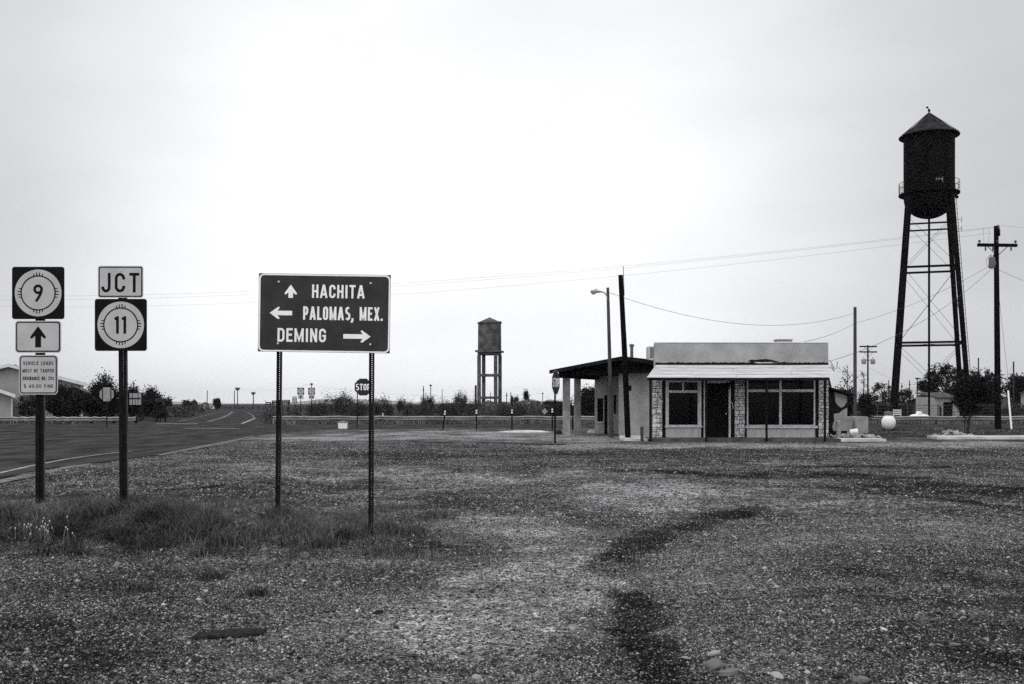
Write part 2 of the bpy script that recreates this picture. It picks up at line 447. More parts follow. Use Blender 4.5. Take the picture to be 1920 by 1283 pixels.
def _arc(cx, cy, rx, ry, a0, a1, n=9): return [(cx + rx * math.cos(R(a0 + (a1 - a0) * i / n)), cy + ry * math.sin(R(a0 + (a1 - a0) * i / n))) for i in range(n + 1)]
GW = {'I': .22, '1': .30, '.': .17, ',': .17, ' ': .38, 'M': .74, 'A': .66, 'V': .62, 'X': .62, 'L': .48, 'E': .50, 'F': .48, 'T': .54, 'J': .50, '4': .58}
def glyph(c, W, t):
    """strokes (centre lines) of one highway style capital or figure in a box W wide and 1 high; closed loops end on their first point"""
    h = t / 2; L, Q, B, T, m = h, W - h, h, 1 - h, W / 2; rx = (Q - L) / 2; r = min(rx * 1.15, .27)
    if c == 'H': return [[(L, 0), (L, 1)], [(Q, 0), (Q, 1)], [(L, .5), (Q, .5)]]
    if c == 'A': return [[(h * .9, 0), (m - .01, 1 - h * .1)], [(W - h * .9, 0), (m + .01, 1 - h * .1)], [(W * .22, .27), (W * .78, .27)]]
    if c == 'V': return [[(h * .9, 1), (m - .01, h * .1)], [(W - h * .9, 1), (m + .01, h * .1)]]
    if c == 'X': return [[(h, 0), (W - h, 1)], [(W - h, 0), (h, 1)]]
    if c == 'C': return [[(Q, .66), (Q, T - r)] + _arc(m, T - r, rx, r, 0, 180) + _arc(m, B + r, rx, r, 180, 360) + [(Q, .34)]]
    if c == 'G': return [[(Q, .68), (Q, T - r)] + _arc(m, T - r, rx, r, 0, 180) + _arc(m, B + r, rx, r, 180, 360) + [(Q, .47), (m, .47)]]
    if c in 'O0': p = _arc(m, T - r, rx, r, 0, 180) + _arc(m, B + r, rx, r, 180, 360); return [p + [p[0]]]
    if c == 'I': return [[(m, 0), (m, 1)]]
    if c == 'T': return [[(0, T), (W, T)], [(m, 0), (m, T)]]
    if c == 'L': return [[(L, 0), (L, 1)], [(L, B), (W, B)]]
    if c == 'E': return [[(L, 0), (L, 1)], [(L, B), (W, B)], [(L, T), (W, T)], [(L, .52), (W * .88, .52)]]
    if c == 'F': return [[(L, 0), (L, 1)], [(L, T), (W, T)], [(L, .50), (W * .88, .50)]]
    if c == 'D': return [[(L, 0), (L, 1)], [(L, T), (m, T)] + _arc(Q - (Q - m), T - r, Q - m, r, 90, 0) + _arc(m, B + r, Q - m, r, 0, -90) + [(L, B)]]
    if c == 'P': return [[(L, 0), (L, 1)], [(L, T), (m, T)] + _arc(m, (T + .42) / 2, Q - m, (T - .42) / 2, 90, -90) + [(L, .42)]]
    if c == 'R': return [[(L, 0), (L, 1)], [(L, T), (m, T)] + _arc(m, (T + .45) / 2, Q - m, (T - .45) / 2, 90, -90) + [(L, .45)], [(m, .45), (W - h * .9, 0)]]
    if c == 'B': return [[(L, 0), (L, 1)], [(L, T), (m, T)] + _arc(m, (T + .52) / 2, (Q - m) * .92, (T - .52) / 2, 90, -90) + [(L, .52)], [(m, .5205)] + _arc(m, (B + .52) / 2, Q - m, (.52 - B) / 2, 90, -90) + [(L, B)]]
    if c == 'M': return [[(L, 0), (L, 1)], [(Q, 0), (Q, 1)], [(L, .94), (m, .12), (Q, .94)]]
    if c == 'N': return [[(L, 0), (L, 1)], [(Q, 0), (Q, 1)], [(L, .95), (Q, .05)]]
    if c == 'U': return [[(L, 1), (L, B + r)] + _arc(m, B + r, rx, r, 180, 360) + [(Q, 1)]]
    if c == 'J': return [[(Q, 1), (Q, B + r)] + _arc(m, B + r, rx, r, 0, -180) + [(L, .30)]]
    if c == 'S':
        a = (T - .52) / 2; b = (.52 - B) / 2
        return [_arc(m, T - a, rx, a, 35, 180)[1:] + _arc(m, T - a, rx, a, 180, 262)[1:-1] + _arc(m, B + b, rx, b, 82, 0) + _arc(m, B + b, rx, b, 0, -145)[1:]]
    if c == '$': return glyph('S', W, t) + [[(m, -.10), (m, 1.10)]]
    if c == '1': return [[(Q - h * .2, 0), (Q - h * .2, 1)], [(Q - h, T - .01), (0, .80)]]
    if c == '2': return [[(L, .70), (L, T - r)] + _arc(m, T - r, rx, r, 180, 0) + [(Q, .62), (L + .02, B + .03)], [(0, B), (W, B)]]
    if c == '4': return [[(W * .72, 0), (W * .72, 1)], [(W * .70, .95), (h * .6, .27)], [(0, .27), (W, .27)]]
    if c in '69':
        a = min(rx, .29); p = _arc(m, B + a, rx, a, 0, 360, 18); q = [(L, B + a)] + [(L + (W * .72 - L) * u ** 1.6, B + a + (1 - B - a) * u) for u in (.25, .5, .75, 1)]
        o = [p, q]
        return o if c == '6' else [[(W - x, 1 - y) for x, y in s_] for s_ in o]
    if c == '.': return [[(m, 0), (m, t * 1.05)]]
    if c == ',': return [[(m, t * 1.05), (m, 0), (m - t * .55, -t * 1.1)]]
    return []
def stroke_mesh(mb, pts, half, fx, fz, y):
    closed = len(pts) > 3 and abs(pts[0][0] - pts[-1][0]) + abs(pts[0][1] - pts[-1][1]) < 1e-6
    p = []
    for q in pts:
        if not p or abs(q[0] - p[-1][0]) + abs(q[1] - p[-1][1]) > 1e-5: p.append(q)
    if closed: p = p[:-1] if abs(p[0][0] - p[-1][0]) + abs(p[0][1] - p[-1][1]) < 1e-5 else p
    n = len(p); Lf = []; Rt = []
    for i in range(n):
        a = p[i - 1] if (i > 0 or closed) else None; b = p[(i + 1) % n] if (i < n - 1 or closed) else None
        d = []
        if a: l = math.hypot(p[i][0] - a[0], p[i][1] - a[1]); d.append(((p[i][0] - a[0]) / l, (p[i][1] - a[1]) / l))
        if b: l = math.hypot(b[0] - p[i][0], b[1] - p[i][1]); d.append(((b[0] - p[i][0]) / l, (b[1] - p[i][1]) / l))
        tx, tz = sum(q[0] for q in d), sum(q[1] for q in d); l = math.hypot(tx, tz) or 1; tx /= l; tz /= l
        k = 1 / max(.45, tx * d[0][0] + tz * d[0][1]); nx_, nz_ = -tz * half * k, tx * half * k
        Lf.append((fx(p[i][0] + nx_), y, fz(p[i][1] + nz_))); Rt.append((fx(p[i][0] - nx_), y, fz(p[i][1] - nz_)))
    vs = Lf + Rt; m_ = n if closed else n - 1
    mb.add(vs, [(n + i, n + (i + 1) % n, (i + 1) % n, i) for i in range(m_)])
def put_text(mb, s, x0, x1, z0, z1, y, weight=.15, gap=.15):
    """write s so that it fills x0..x1, with capitals from z0 to z1, on the plane y (facing -y); weight = stroke over height"""
    hgt = z1 - z0; ws = [GW.get(c, .56) for c in s]; tot = sum(ws) + gap * (len(s) - 1); k = (x1 - x0) / hgt / tot; x = x0; j = 0
    for c, w_ in zip(s, ws):
        for st in glyph(c, w_ * k, weight):
            stroke_mesh(mb, st, weight / 2, (lambda u, x=x: x + u * hgt), (lambda v: z0 + v * hgt), y - .0002 * j); j = (j + 1) % 4
        x += (w_ + gap) * k * hgt
def rrect(x0, z0, x1, z1, r, n=5):
    o = []
    for cx, cz, a0 in ((x1 - r, z0 + r, -90), (x1 - r, z1 - r, 0), (x0 + r, z1 - r, 90), (x0 + r, z0 + r, 180)):
        for i in range(n + 1):
            a = R(a0 + 90 * i / n); o.append((cx + r * math.cos(a), cz + r * math.sin(a)))
    return o
def circ(cx, cz, r, n=48, a0=0): return [(cx + r * math.cos(2 * math.pi * i / n + a0), cz + r * math.sin(2 * math.pi * i / n + a0)) for i in range(n)]
def ring(mb, cx, cz, r0, r1, y, n=48):
    vs = []; fs = []
    for i in range(n):
        a = 2 * math.pi * i / n
        vs += [(cx + r0 * math.cos(a), y, cz + r0 * math.sin(a)), (cx + r1 * math.cos(a), y, cz + r1 * math.sin(a))]
    for i in range(n):
        j = (i + 1) % n; fs.append((2 * i, 2 * i + 1, 2 * j + 1, 2 * j))
    mb.add(vs, [tuple(reversed(f)) if False else f for f in fs])

# ================================================================== SETTING
# ---- ground: one sheet, fine near the camera, reaching to the horizon
def axis(fine0, fine1, step, lim0, lim1, g=1.12):
    a = list(np.arange(fine0, fine1 + 1e-6, step)); s = step
    while a[-1] < lim1: s *= g; a.append(a[-1] + s)
    s = step
    while a[0] > lim0: s *= g; a.insert(0, a[0] - s)
    return np.array(a)
xs = axis(-11, 14, .10, -7000, 7000); ys = axis(4, 27, .10, -60, 9000)
XX, YY = np.meshgrid(xs, ys)
ZZ = height(XX, YY) - 0.004
def seg(px, py, pts, width):
    """closeness 0..1 to a polyline of (x, y, half width)"""
    best = np.zeros_like(px)
    for (a, b) in zip(pts[:-1], pts[1:]):
        ax, ay = a[0], a[1]; bx, by = b[0], b[1]
        L2 = (bx - ax) ** 2 + (by - ay) ** 2 + 1e-9
        t = np.clip(((px - ax) * (bx - ax) + (py - ay) * (by - ay)) / L2, 0, 1)
        dd = np.hypot(px - ax - t * (bx - ax), py - ay - t * (by - ay))
        ww = width[0] + (width[1] - width[0]) * t
        best = np.maximum(best, 1 - sstep(.35, 1.0, dd / ww))
    return best
def GP(px, py): g = ground(px, py); return (g[0], g[1])
def dirt_vignette_map(x, y):
    nx = x + 1.2 * (fbm(x * .7, y * .7, 11) - .5) * np.clip(y / 14, .4, 1) + .3 * (fbm(x * 3, y * 3, 13) - .5)
    ny = y + 1.2 * (fbm(x * .7, y * .7, 21) - .5) * np.clip(y / 14, .4, 2) + .3 * (fbm(x * 3, y * 3, 23) - .5)
    d = 0.43 + 0 * x + .42 * (fbm(x * .8, y * 1.7, 15, 5) - .5)
    # pale gravel: apron in front of the store and by the junction, wheel tracks
    d -= .30 * seg(nx, ny, [GP(660, 820), GP(860, 812), GP(1060, 822)], (6, 6))
    d -= .42 * seg(nx, ny, [(2, 30.5), (9, 31.0), (20, 32.5)], (2.4, 2.4))
    d -= .22 * seg(nx, ny, [GP(560, 880), GP(900, 900), GP(1150, 905)], (2.4, 3.0))
    d -= .30 * seg(nx, ny, [GP(900, 985), GP(1080, 1010), GP(1010, 1090), GP(900, 1180)], (1.0, 1.1))
    d -= .20 * seg(nx, ny, [GP(1010, 1090), GP(800, 1150), GP(640, 1220)], (1.2, 1.2))
    d -= .16 * seg(nx, ny, [GP(1330, 1080), GP(1420, 1060), GP(1600, 1010)], (1.0, 1.0))
    d -= .22 * seg(nx, ny, [GP(1200, 945), GP(1450, 925), GP(1650, 965)], (1.6, 1.4))
    # darker paving of the lane that runs past the store
    d += .20 * seg(nx, ny, [(-3, 25.5), (6, 26.5), (30, 27)], (2.2, 3.2))
    d0 = d + 0
    # dark damp dirt: wheel streaks at the right, a narrow gully through the middle, painted vignette near the corners
    d += .60 * seg(nx, ny, [GP(1180, 886), GP(1500, 891), GP(1720, 904), GP(1930, 922), GP(2300, 945)], (.45, 1.3))
    d += .35 * seg(nx, ny, [GP(1640, 915), GP(1800, 930), GP(2000, 958)], (.5, 1.3))
    d += .50 * seg(nx, ny, [GP(1380, 869.5), GP(1560, 872.5), GP(1760, 876)], (.30, .35))
    d += .40 * seg(nx, ny, [GP(1480, 911), GP(1680, 924), GP(1840, 944)], (.22, .30))
    d += .34 * seg(nx, ny, [GP(1440, 985), GP(1560, 975), GP(1680, 973)], (.14, .18))
    d += .62 * seg(nx, ny, [GP(1435, 952), GP(1330, 975), GP(1240, 1003), GP(1190, 1045)], (.50, .42))
    d += .46 * seg(nx, ny, [GP(1190, 1045), GP(1160, 1090), GP(1172, 1130)], (.38, .34))
    d += .85 * seg(nx, ny, [GP(1165, 1110), GP(1190, 1185), GP(1235, 1245), GP(1270, 1300), GP(1310, 1380)], (.19, .24))
    d += .30 * seg(nx, ny, [GP(1470, 1115), GP(1580, 1110), GP(1680, 1125)], (.16, .2))
    d += .26 * seg(nx, ny, [GP(1800, 1090), GP(1960, 1130), GP(2050, 1250)], (.9, 1.2))
    d += .22 * seg(nx, ny, [GP(1560, 1040), GP(1880, 1090), GP(2050, 1260)], (1.3, 2.2))  # broad right-hand darkening: dark dirt and lens vignette painted together
    d += .16 * seg(nx, ny, [GP(-100, 1060), GP(200, 1070), GP(60, 1250)], (1.3, 1.5))
    d += .20 * seg(nx, ny, [GP(1700, 1290), GP(1960, 1250)], (.6, .8))
    d += .22 * seg(nx, ny, [GP(-20, 1180), GP(40, 1283), GP(-100, 1400)], (.8, .9))  # left corner darkening, lens vignette put into the ground tone
    d += .40 * seg(nx, ny, [GP(-150, 1000), GP(300, 1010), GP(700, 1022), GP(860, 1035)], (.9, .5))
    brk = np.clip(.10 + 1.75 * (fbm(x * 2.4, y * 1.9, 43, 5) - .18), .15, 1.15)
    d = d0 + (d - d0) * brk
    d -= .25 * seg(nx, ny, [GP(380, 1056), GP(560, 1058), GP(740, 1055)], (.22, .22))
    d += .34 * seg(nx, ny, [GP(260, 918), GP(400, 912), GP(520, 908)], (.35, .3))
    d += .25 * seg(nx, ny, [GP(640, 1235), GP(860, 1260)], (.2, .2))
    d += .25 * seg(nx, ny, [GP(820, 1022), GP(930, 1025)], (.2, .15))
    # soil among the scrub beyond the road, mown verge at the right
    d = np.where(y > 64, .62 + .16 * (fbm(x * .05, y * .05, 31) - .5), d)
    d += .18 * sstep(36, 40, y) * sstep(9, 13, x) * (y < 64)
    return np.clip(d, 0, 1)
dirt = dirt_vignette_map(XX, YY).astype(np.float32)
ny_, nx_ = XX.shape
idx = np.arange(ny_ * nx_).reshape(ny_, nx_)
quads = np.stack([idx[:-1, :-1], idx[:-1, 1:], idx[1:, 1:], idx[1:, :-1]], -1).reshape(-1, 4)
gr = indexed_mesh('ground', np.stack([XX, YY, ZZ], -1).reshape(-1, 3), quads, 'ground', smooth=True, kind='structure')
at = gr.data.attributes.new('dirt', 'FLOAT', 'POINT'); at.data.foreach_set('value', dirt.reshape(-1))

# ---- roads, each a sheet on the ground
def sheet(name, pts, m, z, kind='structure', parent=None):
    mb = MB(); n = len(pts)
    ar = sum(pts[i][0] * pts[(i + 1) % n][1] - pts[(i + 1) % n][0] * pts[i][1] for i in range(n))
    if ar < 0: pts = pts[::-1]
    mb.add([(x, y, z) for x, y in pts], [tuple(range(n))])
    return mb.build(name, m, parent, kind=kind if parent is None else None)
def ribbon(mb, pts, w, z):
    vs = []; fs = []
    for i, p in enumerate(pts):
        a = pts[max(i - 1, 0)]; b = pts[min(i + 1, len(pts) - 1)]
        dx, dy = b[0] - a[0], b[1] - a[1]; l = math.hypot(dx, dy)
        ww = w[i] if hasattr(w, '__len__') else w
        ox, oy = -dy / l * ww / 2, dx / l * ww / 2
        vs += [(p[0] - ox, p[1] - oy, z), (p[0] + ox, p[1] + oy, z)]
    for i in range(len(pts) - 1): fs.append((2 * i, 2 * i + 2, 2 * i + 3, 2 * i + 1))
    mb.add(vs, fs)
def FG(px, py):                       # point on the level road surface
    Y = (H - .004) * F / (py - HOR); return (X(px, Y), Y)
edge = [(-9.2, 4)] + [FG(*p) for p in ((-60, 915), (0, 897), (80, 879), (177, 868), (245, 860), (293, 853), (380, 836), (430, 827), (473, 818), (520, 811), (570, 806.5))]
YJ = 52.6
pts = edge + [(-6.5, YJ), (-60, YJ), (-60, 4)]
near_road = sheet('road', pts, 'asphalt', .004)
cross = sheet('cross_road', [(-300, YJ), (300, YJ), (300, 62.6), (-13, 62.6), (-25.5, 62.6), (-300, 62.6)], 'asphalt', .004)
cross['kind'] = 'structure'
fl = [(-25.5, 62.6)] + [FG(*p) for p in ((322, 790.5), (370, 779), (412, 771.3), (425, 768.6))]
fr = [(-15.5, 62.6)] + [FG(*p) for p in ((484, 786), (481, 782), (466, 773.5), (464, 768.6))]
far_road = sheet('far_road', fl + fr[::-1], 'asphalt', .004)
mb = MB(); ribbon(mb, [FG(*p) for p in ((-40, 899), (0, 887), (60, 873.5), (125, 861), (180, 853.5), (245, 846))], .10, .008)
mb.build('edge_line', 'road_paint', near_road)
mb = MB(); ribbon(mb, [FG(*p) for p in ((0, 844.5), (120, 832), (245, 818), (330, 808.5))], .14, .008)
mb.build('centre_line', 'road_paint_faint', near_road)
mb = MB(); ribbon(mb, [FG(*p) for p in ((0, 825), (80, 816), (200, 805.8))], .12, .008)
mb.build('faded_line', 'road_paint_faint', near_road)
mb = MB(); ribbon(mb, [(X(345, 52.1), 52.1), (X(452, 51.5), 51.5)], .42, .008)
mb.build('stop_line', 'road_paint', near_road)
mb = MB(); ribbon(mb, [FG(*p) for p in ((293, 795.0), (372, 794.6))], .9, .008)
mb.build('stop_line', 'road_paint', cross)
mb = MB(); ribbon(mb, [FG(*p) for p in ((335, 791), (375, 781.5), (412, 773.0), (428, 769))], .11, .008)
ribbon(mb, [FG(*p) for p in ((391, 791), (418, 784), (432, 777), (438, 771.5))], .13, .008)
ribbon(mb, [FG(*p) for p in ((387, 791), (414, 784), (428.5, 777), (435, 771.5))], .13, .008)
ribbon(mb, [FG(*p) for p in ((477.5, 783.8), (473, 778.5), (463.5, 773.2))], .14, .008)
mb.build('lane_line', 'road_paint_far', far_road)
mb = MB(); ribbon(mb, [FG(*p) for p in ((454, 794.5), (466, 789.5), (478, 784.6))], .22, .0085)
mb.build('edge_line', 'road_paint', cross) if False else mb.build('turn_line', 'road_paint', far_road)
sheet('concrete_strip', [FG(*p) for p in ((295, 853), (380, 835.5), (430, 826.5), (474, 817.6), (478, 818.4), (440, 828), (385, 839), (330, 849), (302, 854.5))], 'strip', .008)
sheet('concrete_patch', [FG(*p) for p in ((0, 899), (60, 888), (120, 875), (165, 868.5), (180, 870), (120, 880), (60, 894), (0, 906))], 'strip', .003)

# ---- hills far beyond
mb = MB(); n = 90
hx = np.linspace(-2600, 900, n); yy = 4200
hh = 2 + 44 * np.clip(fbm(hx / 420, hx * 0, 77, 5) * 1.5 - .42, 0, 1) * sstep(-2600, -1700, hx) * (1 - sstep(-250, 500, hx))
vs = []; fs = []
for i in range(n):
    vs += [(hx[i], yy, -3), (hx[i], yy + 250, hh[i]), (hx[i], yy + 900, -3)]
for i in range(n - 1):
    for k in (0, 1): fs.append((3 * i + k, 3 * i + 3 + k, 3 * i + 4 + k, 3 * i + 1 + k))
mb.add(vs, fs); mb.build('hills', 'hill', smooth=60, kind='structure')

# ================================================================== ROAD SIGNS IN FRONT
def channel_post(parent, x, z0, z1, wd=.112, yb=0.0, lean=0.0, name='post'):
    """perforated U-channel post: flanges in front, a web of real holes one inch apart"""
    mb = MB(); mx = Matrix.Translation((x, yb, 0)) @ Matrix.Rotation(lean, 4, 'Y')
    mb.use('post_steel')
    mb.box(-.5 * wd, -.05 * wd, -.018, .012, z0, z1, mx)  # dark stones follow the dirt tone, its painted corner vignette included
    hw0, hw1 = -.05 * wd, -.05 * wd + .0135
    z = z0; mb.use('post_steel')
    while z < z1 - .03:
        mb.box(hw0, hw1, .008, .012, z, z + .0150, mx); z += .0254
    mb.box(hw0, hw1, .008, .012, z, z1, mx)
    mb.box(hw1, .36 * wd, -.018, .012, z0, z1, mx)
    mb.use('post_flange'); mb.box(.36 * wd, .5 * wd, -.004, .014, z0, z1, mx)
    return mb.build(name, parent=parent)
def bolts(mb, pts, y, r=.011):
    mb.use('bolt')
    for x, z in pts: mb.lathe([(0, -.008), (r * .7, -.007), (r, 0), (r, .004)], (x, y, z), 10, 'Y')
def route_face(mb, cx, cz, s, y, num, wx, hh, weight):
    """black square with a pale disc, a thin ring, four groups of sun rays and the route number"""
    mb.use('sheet_black').prism(rrect(cx - s / 2, cz - s / 2, cx + s / 2, cz + s / 2, s * .05), y, y + .004)
    mb.use('sheet_white').prism(circ(cx, cz, s * .447, 64), y - .002, y - .0003)
    yy = y - .0028
    mb.use('sheet_black'); ring(mb, cx, cz, s * .312, s * .337, yy, 64)
    for k in range(4):
        mx = Matrix.Translation((cx, 0, cz)) @ Matrix.Rotation(k * math.pi / 2, 4, 'Y') @ Matrix.Translation((-cx, 0, -cz))
        for ox, ln in ((-.082, .368), (-.028, .392), (.028, .392), (.082, .368)):
            mb.box(cx + (ox - .0095) * s, cx + (ox + .0095) * s, yy, yy + .001, cz + .325 * s, cz + ln * s, mx)
    put_text(mb, num, cx - wx / 2, cx + wx / 2, cz - hh / 2, cz + hh / 2, yy - .0004, .155, .24)
def bordered(mb, x0, z0, x1, z1, y, r, inset, bw, fm='sheet_white', bm='sheet_black', outer=None):
    mb.use(outer or fm).prism(rrect(x0, z0, x1, z1, r), y, y + .004)
    mb.use(bm).prism(rrect(x0 + inset, z0 + inset, x1 - inset, z1 - inset, r * .8), y - .0015, y - .0003)
    i = inset + bw
    mb.use(fm).prism(rrect(x0 + i, z0 + i, x1 - i, z1 - i, r * .6), y - .003, y - .0018)
    return y - .0036
def arrow(mb, cx, cz, ln, hw, hl, sw, y, ang):
    """arrow pointing up (+z) when ang = 0; rounded barbs"""
    p = [(-sw, -ln / 2), (sw, -ln / 2), (sw, ln / 2 - hl * .80), (hw * .80, ln / 2 - hl * 1.02), (hw * .98, ln / 2 - hl * 1.0), (hw, ln / 2 - hl * .86), (0, ln / 2),
         (-hw, ln / 2 - hl * .86), (-hw * .98, ln / 2 - hl * 1.0), (-hw * .80, ln / 2 - hl * 1.02), (-sw, ln / 2 - hl * .80)]
    c, s = math.cos(ang), math.sin(ang)
    q = [(cx + x * c - z * s, cz + x * s + z * c) for x, z in p]
    n = len(q)
    right = [q[1], q[2], q[3], q[4], q[5], q[6]]; left = [q[6], q[7], q[8], q[9], q[10], q[0]]
    mb.add([(x, y, z) for x, z in q], [(0, 1, 2, 6, 10), (2, 3, 4, 5, 6), (6, 7, 8, 9, 10)])

# ---- sign with the 9, the arrow and the load notice
Y1 = 13.1; x1 = X(74.5, Y1); g1 = hz(x1, Y1)
s1 = thing('road_sign', 'three plates on one perforated post: round 9 route marker, up arrow and vehicle loads notice', 'road sign', (x1, Y1, g1))
L1x = lambda px: X(px, Y1) - x1
L1z = lambda py: Z(py, Y1) - g1
channel_post(s1, 0, -.3, L1z(508), .118, .02)
mb = MB(); S = X(98, Y1) - X(0, Y1)
route_face(mb, L1x(73.6), L1z(550), S, -.03, '9', S * .185, S * .325, .035)
bolts(mb, [(L1x(73), L1z(515)), (L1x(73), L1z(586))], -.034, .008)
mb.build('route_plate', parent=s1)
mb = MB()
yy = bordered(mb, L1x(30.5), L1z(662), L1x(116.5), L1z(602), -.03, .045, .013, .016)
mb.use('sheet_black'); arrow(mb, L1x(73.7), L1z(632), L1z(612) - L1z(652), X(14.6, Y1) - X(0, Y1), X(23, Y1) - X(0, Y1), X(5.6, Y1) - X(0, Y1), yy, 0)
bolts(mb, [(L1x(73), L1z(607)), (L1x(73), L1z(657)), (L1x(46), L1z(644))], -.036, .006)
mb.build('arrow_plate', parent=s1)
mb = MB()
yy = bordered(mb, L1x(37.5), L1z(740), L1x(110.5), L1z(666), -.03, .05, .014, .014)
mb.use('sheet_black')
for tx, a, b, zt, zb in (('VEHICLE LOADS', 45.5, 102, 678.0, 684.8), ('MUST BE TARPED', 44.5, 103.2, 692.2, 698.8), ('ORDINANCE NO. 296', 44.8, 103.2, 706.5, 713.2), ('$ 40.00 FINE', 47, 102, 721.0, 727.6)):
    put_text(mb, tx, L1x(a), L1x(b), L1z(zb), L1z(zt), yy, .17, .17)
bolts(mb, [(L1x(73.5), L1z(702.5)), (L1x(73.5), L1z(671.5))], -.036, .006)
mb.build('notice_plate', parent=s1)

# ---- sign with JCT and the 11
Y2 = 12.8; x2 = X(231.5, Y2); g2 = hz(x2, Y2)
s2 = thing('road_sign', 'JCT plate over a round 11 route marker on a single perforated post', 'road sign', (x2, Y2, g2))
L2x = lambda px: X(px, Y2) - x2
L2z = lambda py: Z(py, Y2) - g2
channel_post(s2, 0, -.3, L2z(505), .106, .02, R(-.35))
mb = MB()
yy = bordered(mb, L2x(185.3), L2z(559), L2x(270.2), L2z(499.3), -.03, .03, .012, .014)
mb.use('sheet_black'); put_text(mb, 'JCT', L2x(192), L2x(263), L2z(549), L2z(512.5), yy, .145, .22)
bolts(mb, [(L2x(227.5), L2z(509)), (L2x(227.5), L2z(554))], -.036, .007)
mb.build('junction_plate', parent=s2)
mb = MB(); S = X(97.5, Y2) - X(0, Y2)
route_face(mb, L2x(228.2), L2z(609.8), S, -.03, '11', S * .22, S * .335, .045)
bolts(mb, [(L2x(229), L2z(571)), (L2x(229), L2z(652))], -.034, .007)
mb.build('route_plate', parent=s2)

# ---- the destination sign
Y3 = 11.9; x3 = X(609, Y3); g3 = hz(x3, Y3)
s3 = thing('direction_sign', 'wide dark destination sign on two perforated posts reading HACHITA, PALOMAS, MEX. and DEMING', 'direction sign', (x3, Y3, g3))
roll = R(.85)
def p3(px, py):                                     # undo the small roll of the panel: coordinates on the panel
    dx, dz = X(px, Y3) - x3, Z(py, Y3) - Z(588, Y3)
    return (dx * math.cos(roll) - dz * math.sin(roll), dx * math.sin(roll) + dz * math.cos(roll))
pz = Z(588, Y3) - g3
channel_post(s3, X(520.5, Y3) - x3, -.45, pz + .40, .062, .02, R(.5))
channel_post(s3, X(695.2, Y3) - x3, -.75, pz + .40, .062, .02, R(.25))
mb = MB(); W2, H2 = (X(246.5, Y3) - X(0, Y3)) / 2, (X(146.5, Y3) - X(0, Y3)) / 2
mb.use('sheet_black').box(-W2, W2, -.030, -.026, -H2, H2)
mb.use('sheet_letter').prism(rrect(-W2 + .004, -H2 + .004, W2 - .004, H2 - .004, .055), -.0320, -.0303)
mb.use('sheet_green').prism(rrect(-W2 + .022, -H2 + .022, W2 - .022, H2 - .022, .045), -.0335, -.0323)
yy = -.0340
mb.use('sheet_letter')
sx = lambda n: X(n, Y3) - X(0, Y3)
def t3(tx, xa, xb, yt, yb, wgt=.152):
    a = p3(xa, (yt + yb) / 2); b = p3(xb, (yt + yb) / 2 + (xb - xa) * math.tan(roll)); h2 = sx(yb - yt) / 2
    put_text(mb, tx, a[0], b[0], a[1] - h2, a[1] + h2, yy, wgt)
t3('HACHITA', 586.2, 684.5, 534.3, 559.2)
t3('PALOMAS, MEX.', 569.5, 718, 575, 600)
t3('DEMING', 521.6, 612.2, 615.6, 641.0)
c = p3(546.4, 547); arrow(mb, c[0], c[1], sx(24.6), sx(11.3), sx(18), sx(4.3), yy, 0)
c = p3(528, 587.5); arrow(mb, c[0], c[1], sx(42), sx(11.3), sx(18), sx(4.2), yy, R(90))
c = p3(670, 631.5); arrow(mb, c[0], c[1], sx(51), sx(11.3), sx(18), sx(4.3), yy, R(-90))
bolts(mb, [p3(524, 529.3), p3(696, 532), p3(522.3, 644.7), p3(695, 646.5)], -.036, .014)
q = mb.build('sign_panel', parent=s3)
q.location = (0, 0, pz); q.rotation_euler = (0, roll, 0)

# ================================================================== SMALLER SIGNS
def octagon(cx, cz, r): return [(cx + r * math.cos(R(22.5 + 45 * i)), cz + r * math.sin(R(22.5 + 45 * i))) for i in range(8)]
def stop_sign(label, px, pyc, pyb, across, Yd, rz, face, post_w=.06, lean=0, px_post=None, ptop=None):
    x = X(px, Yd); g = hz(x, Yd)
    t = thing('stop_sign', label, 'stop sign', (x, Yd, g), rz)
    zc = Z(pyc, Yd) - g; r = across / 2 / math.cos(R(22.5))
    mb = MB(); ox = (X(px_post, Yd) - x) if px_post else 0
    mb.use('post_steel').box(ox - post_w / 2, ox + post_w / 2, .01, .05, -.2, (zc + across * .4) if ptop is None else ptop)
    mb.build('post', parent=t)
    mb = MB()
    if face:
        mb.use('alu_back').prism(octagon(0, zc, r), 0, .004)
        mb.use('sheet_red').prism(octagon(0, zc, r * .965), -.003, -.0008)
        mb.use('sheet_letter'); put_text(mb, 'STOP', -across * .425, across * .425, zc - across * .19, zc + across * .19, -.0042, .17, .10)
    else:
        mb.use('alu_back').prism(octagon(0, zc, r), 0, .004)
        mb.use('sheet_black')
        for s in (-1, 1): mb.box(s * across * .30 - .022, s * across * .30 + .022, -.02, -.002, zc - across * .40, zc + across * .40)
    mb.build('sign_plate', parent=t)
    return t
stop_sign('red stop sign partly hidden behind the right post of the destination sign', 681, 726, 802, .93, 54.0, R(2), True, .05, px_post=670)
stop_sign('stop sign turned almost edge-on beside the station canopy columns', 1042.3, 717.5, 835, .78, 32.6, R(69), True, .075)
stop_sign('grey back of a stop sign standing against the dark trees', 200, 739.5, 790, .76, 54.5, R(1), False, .05)

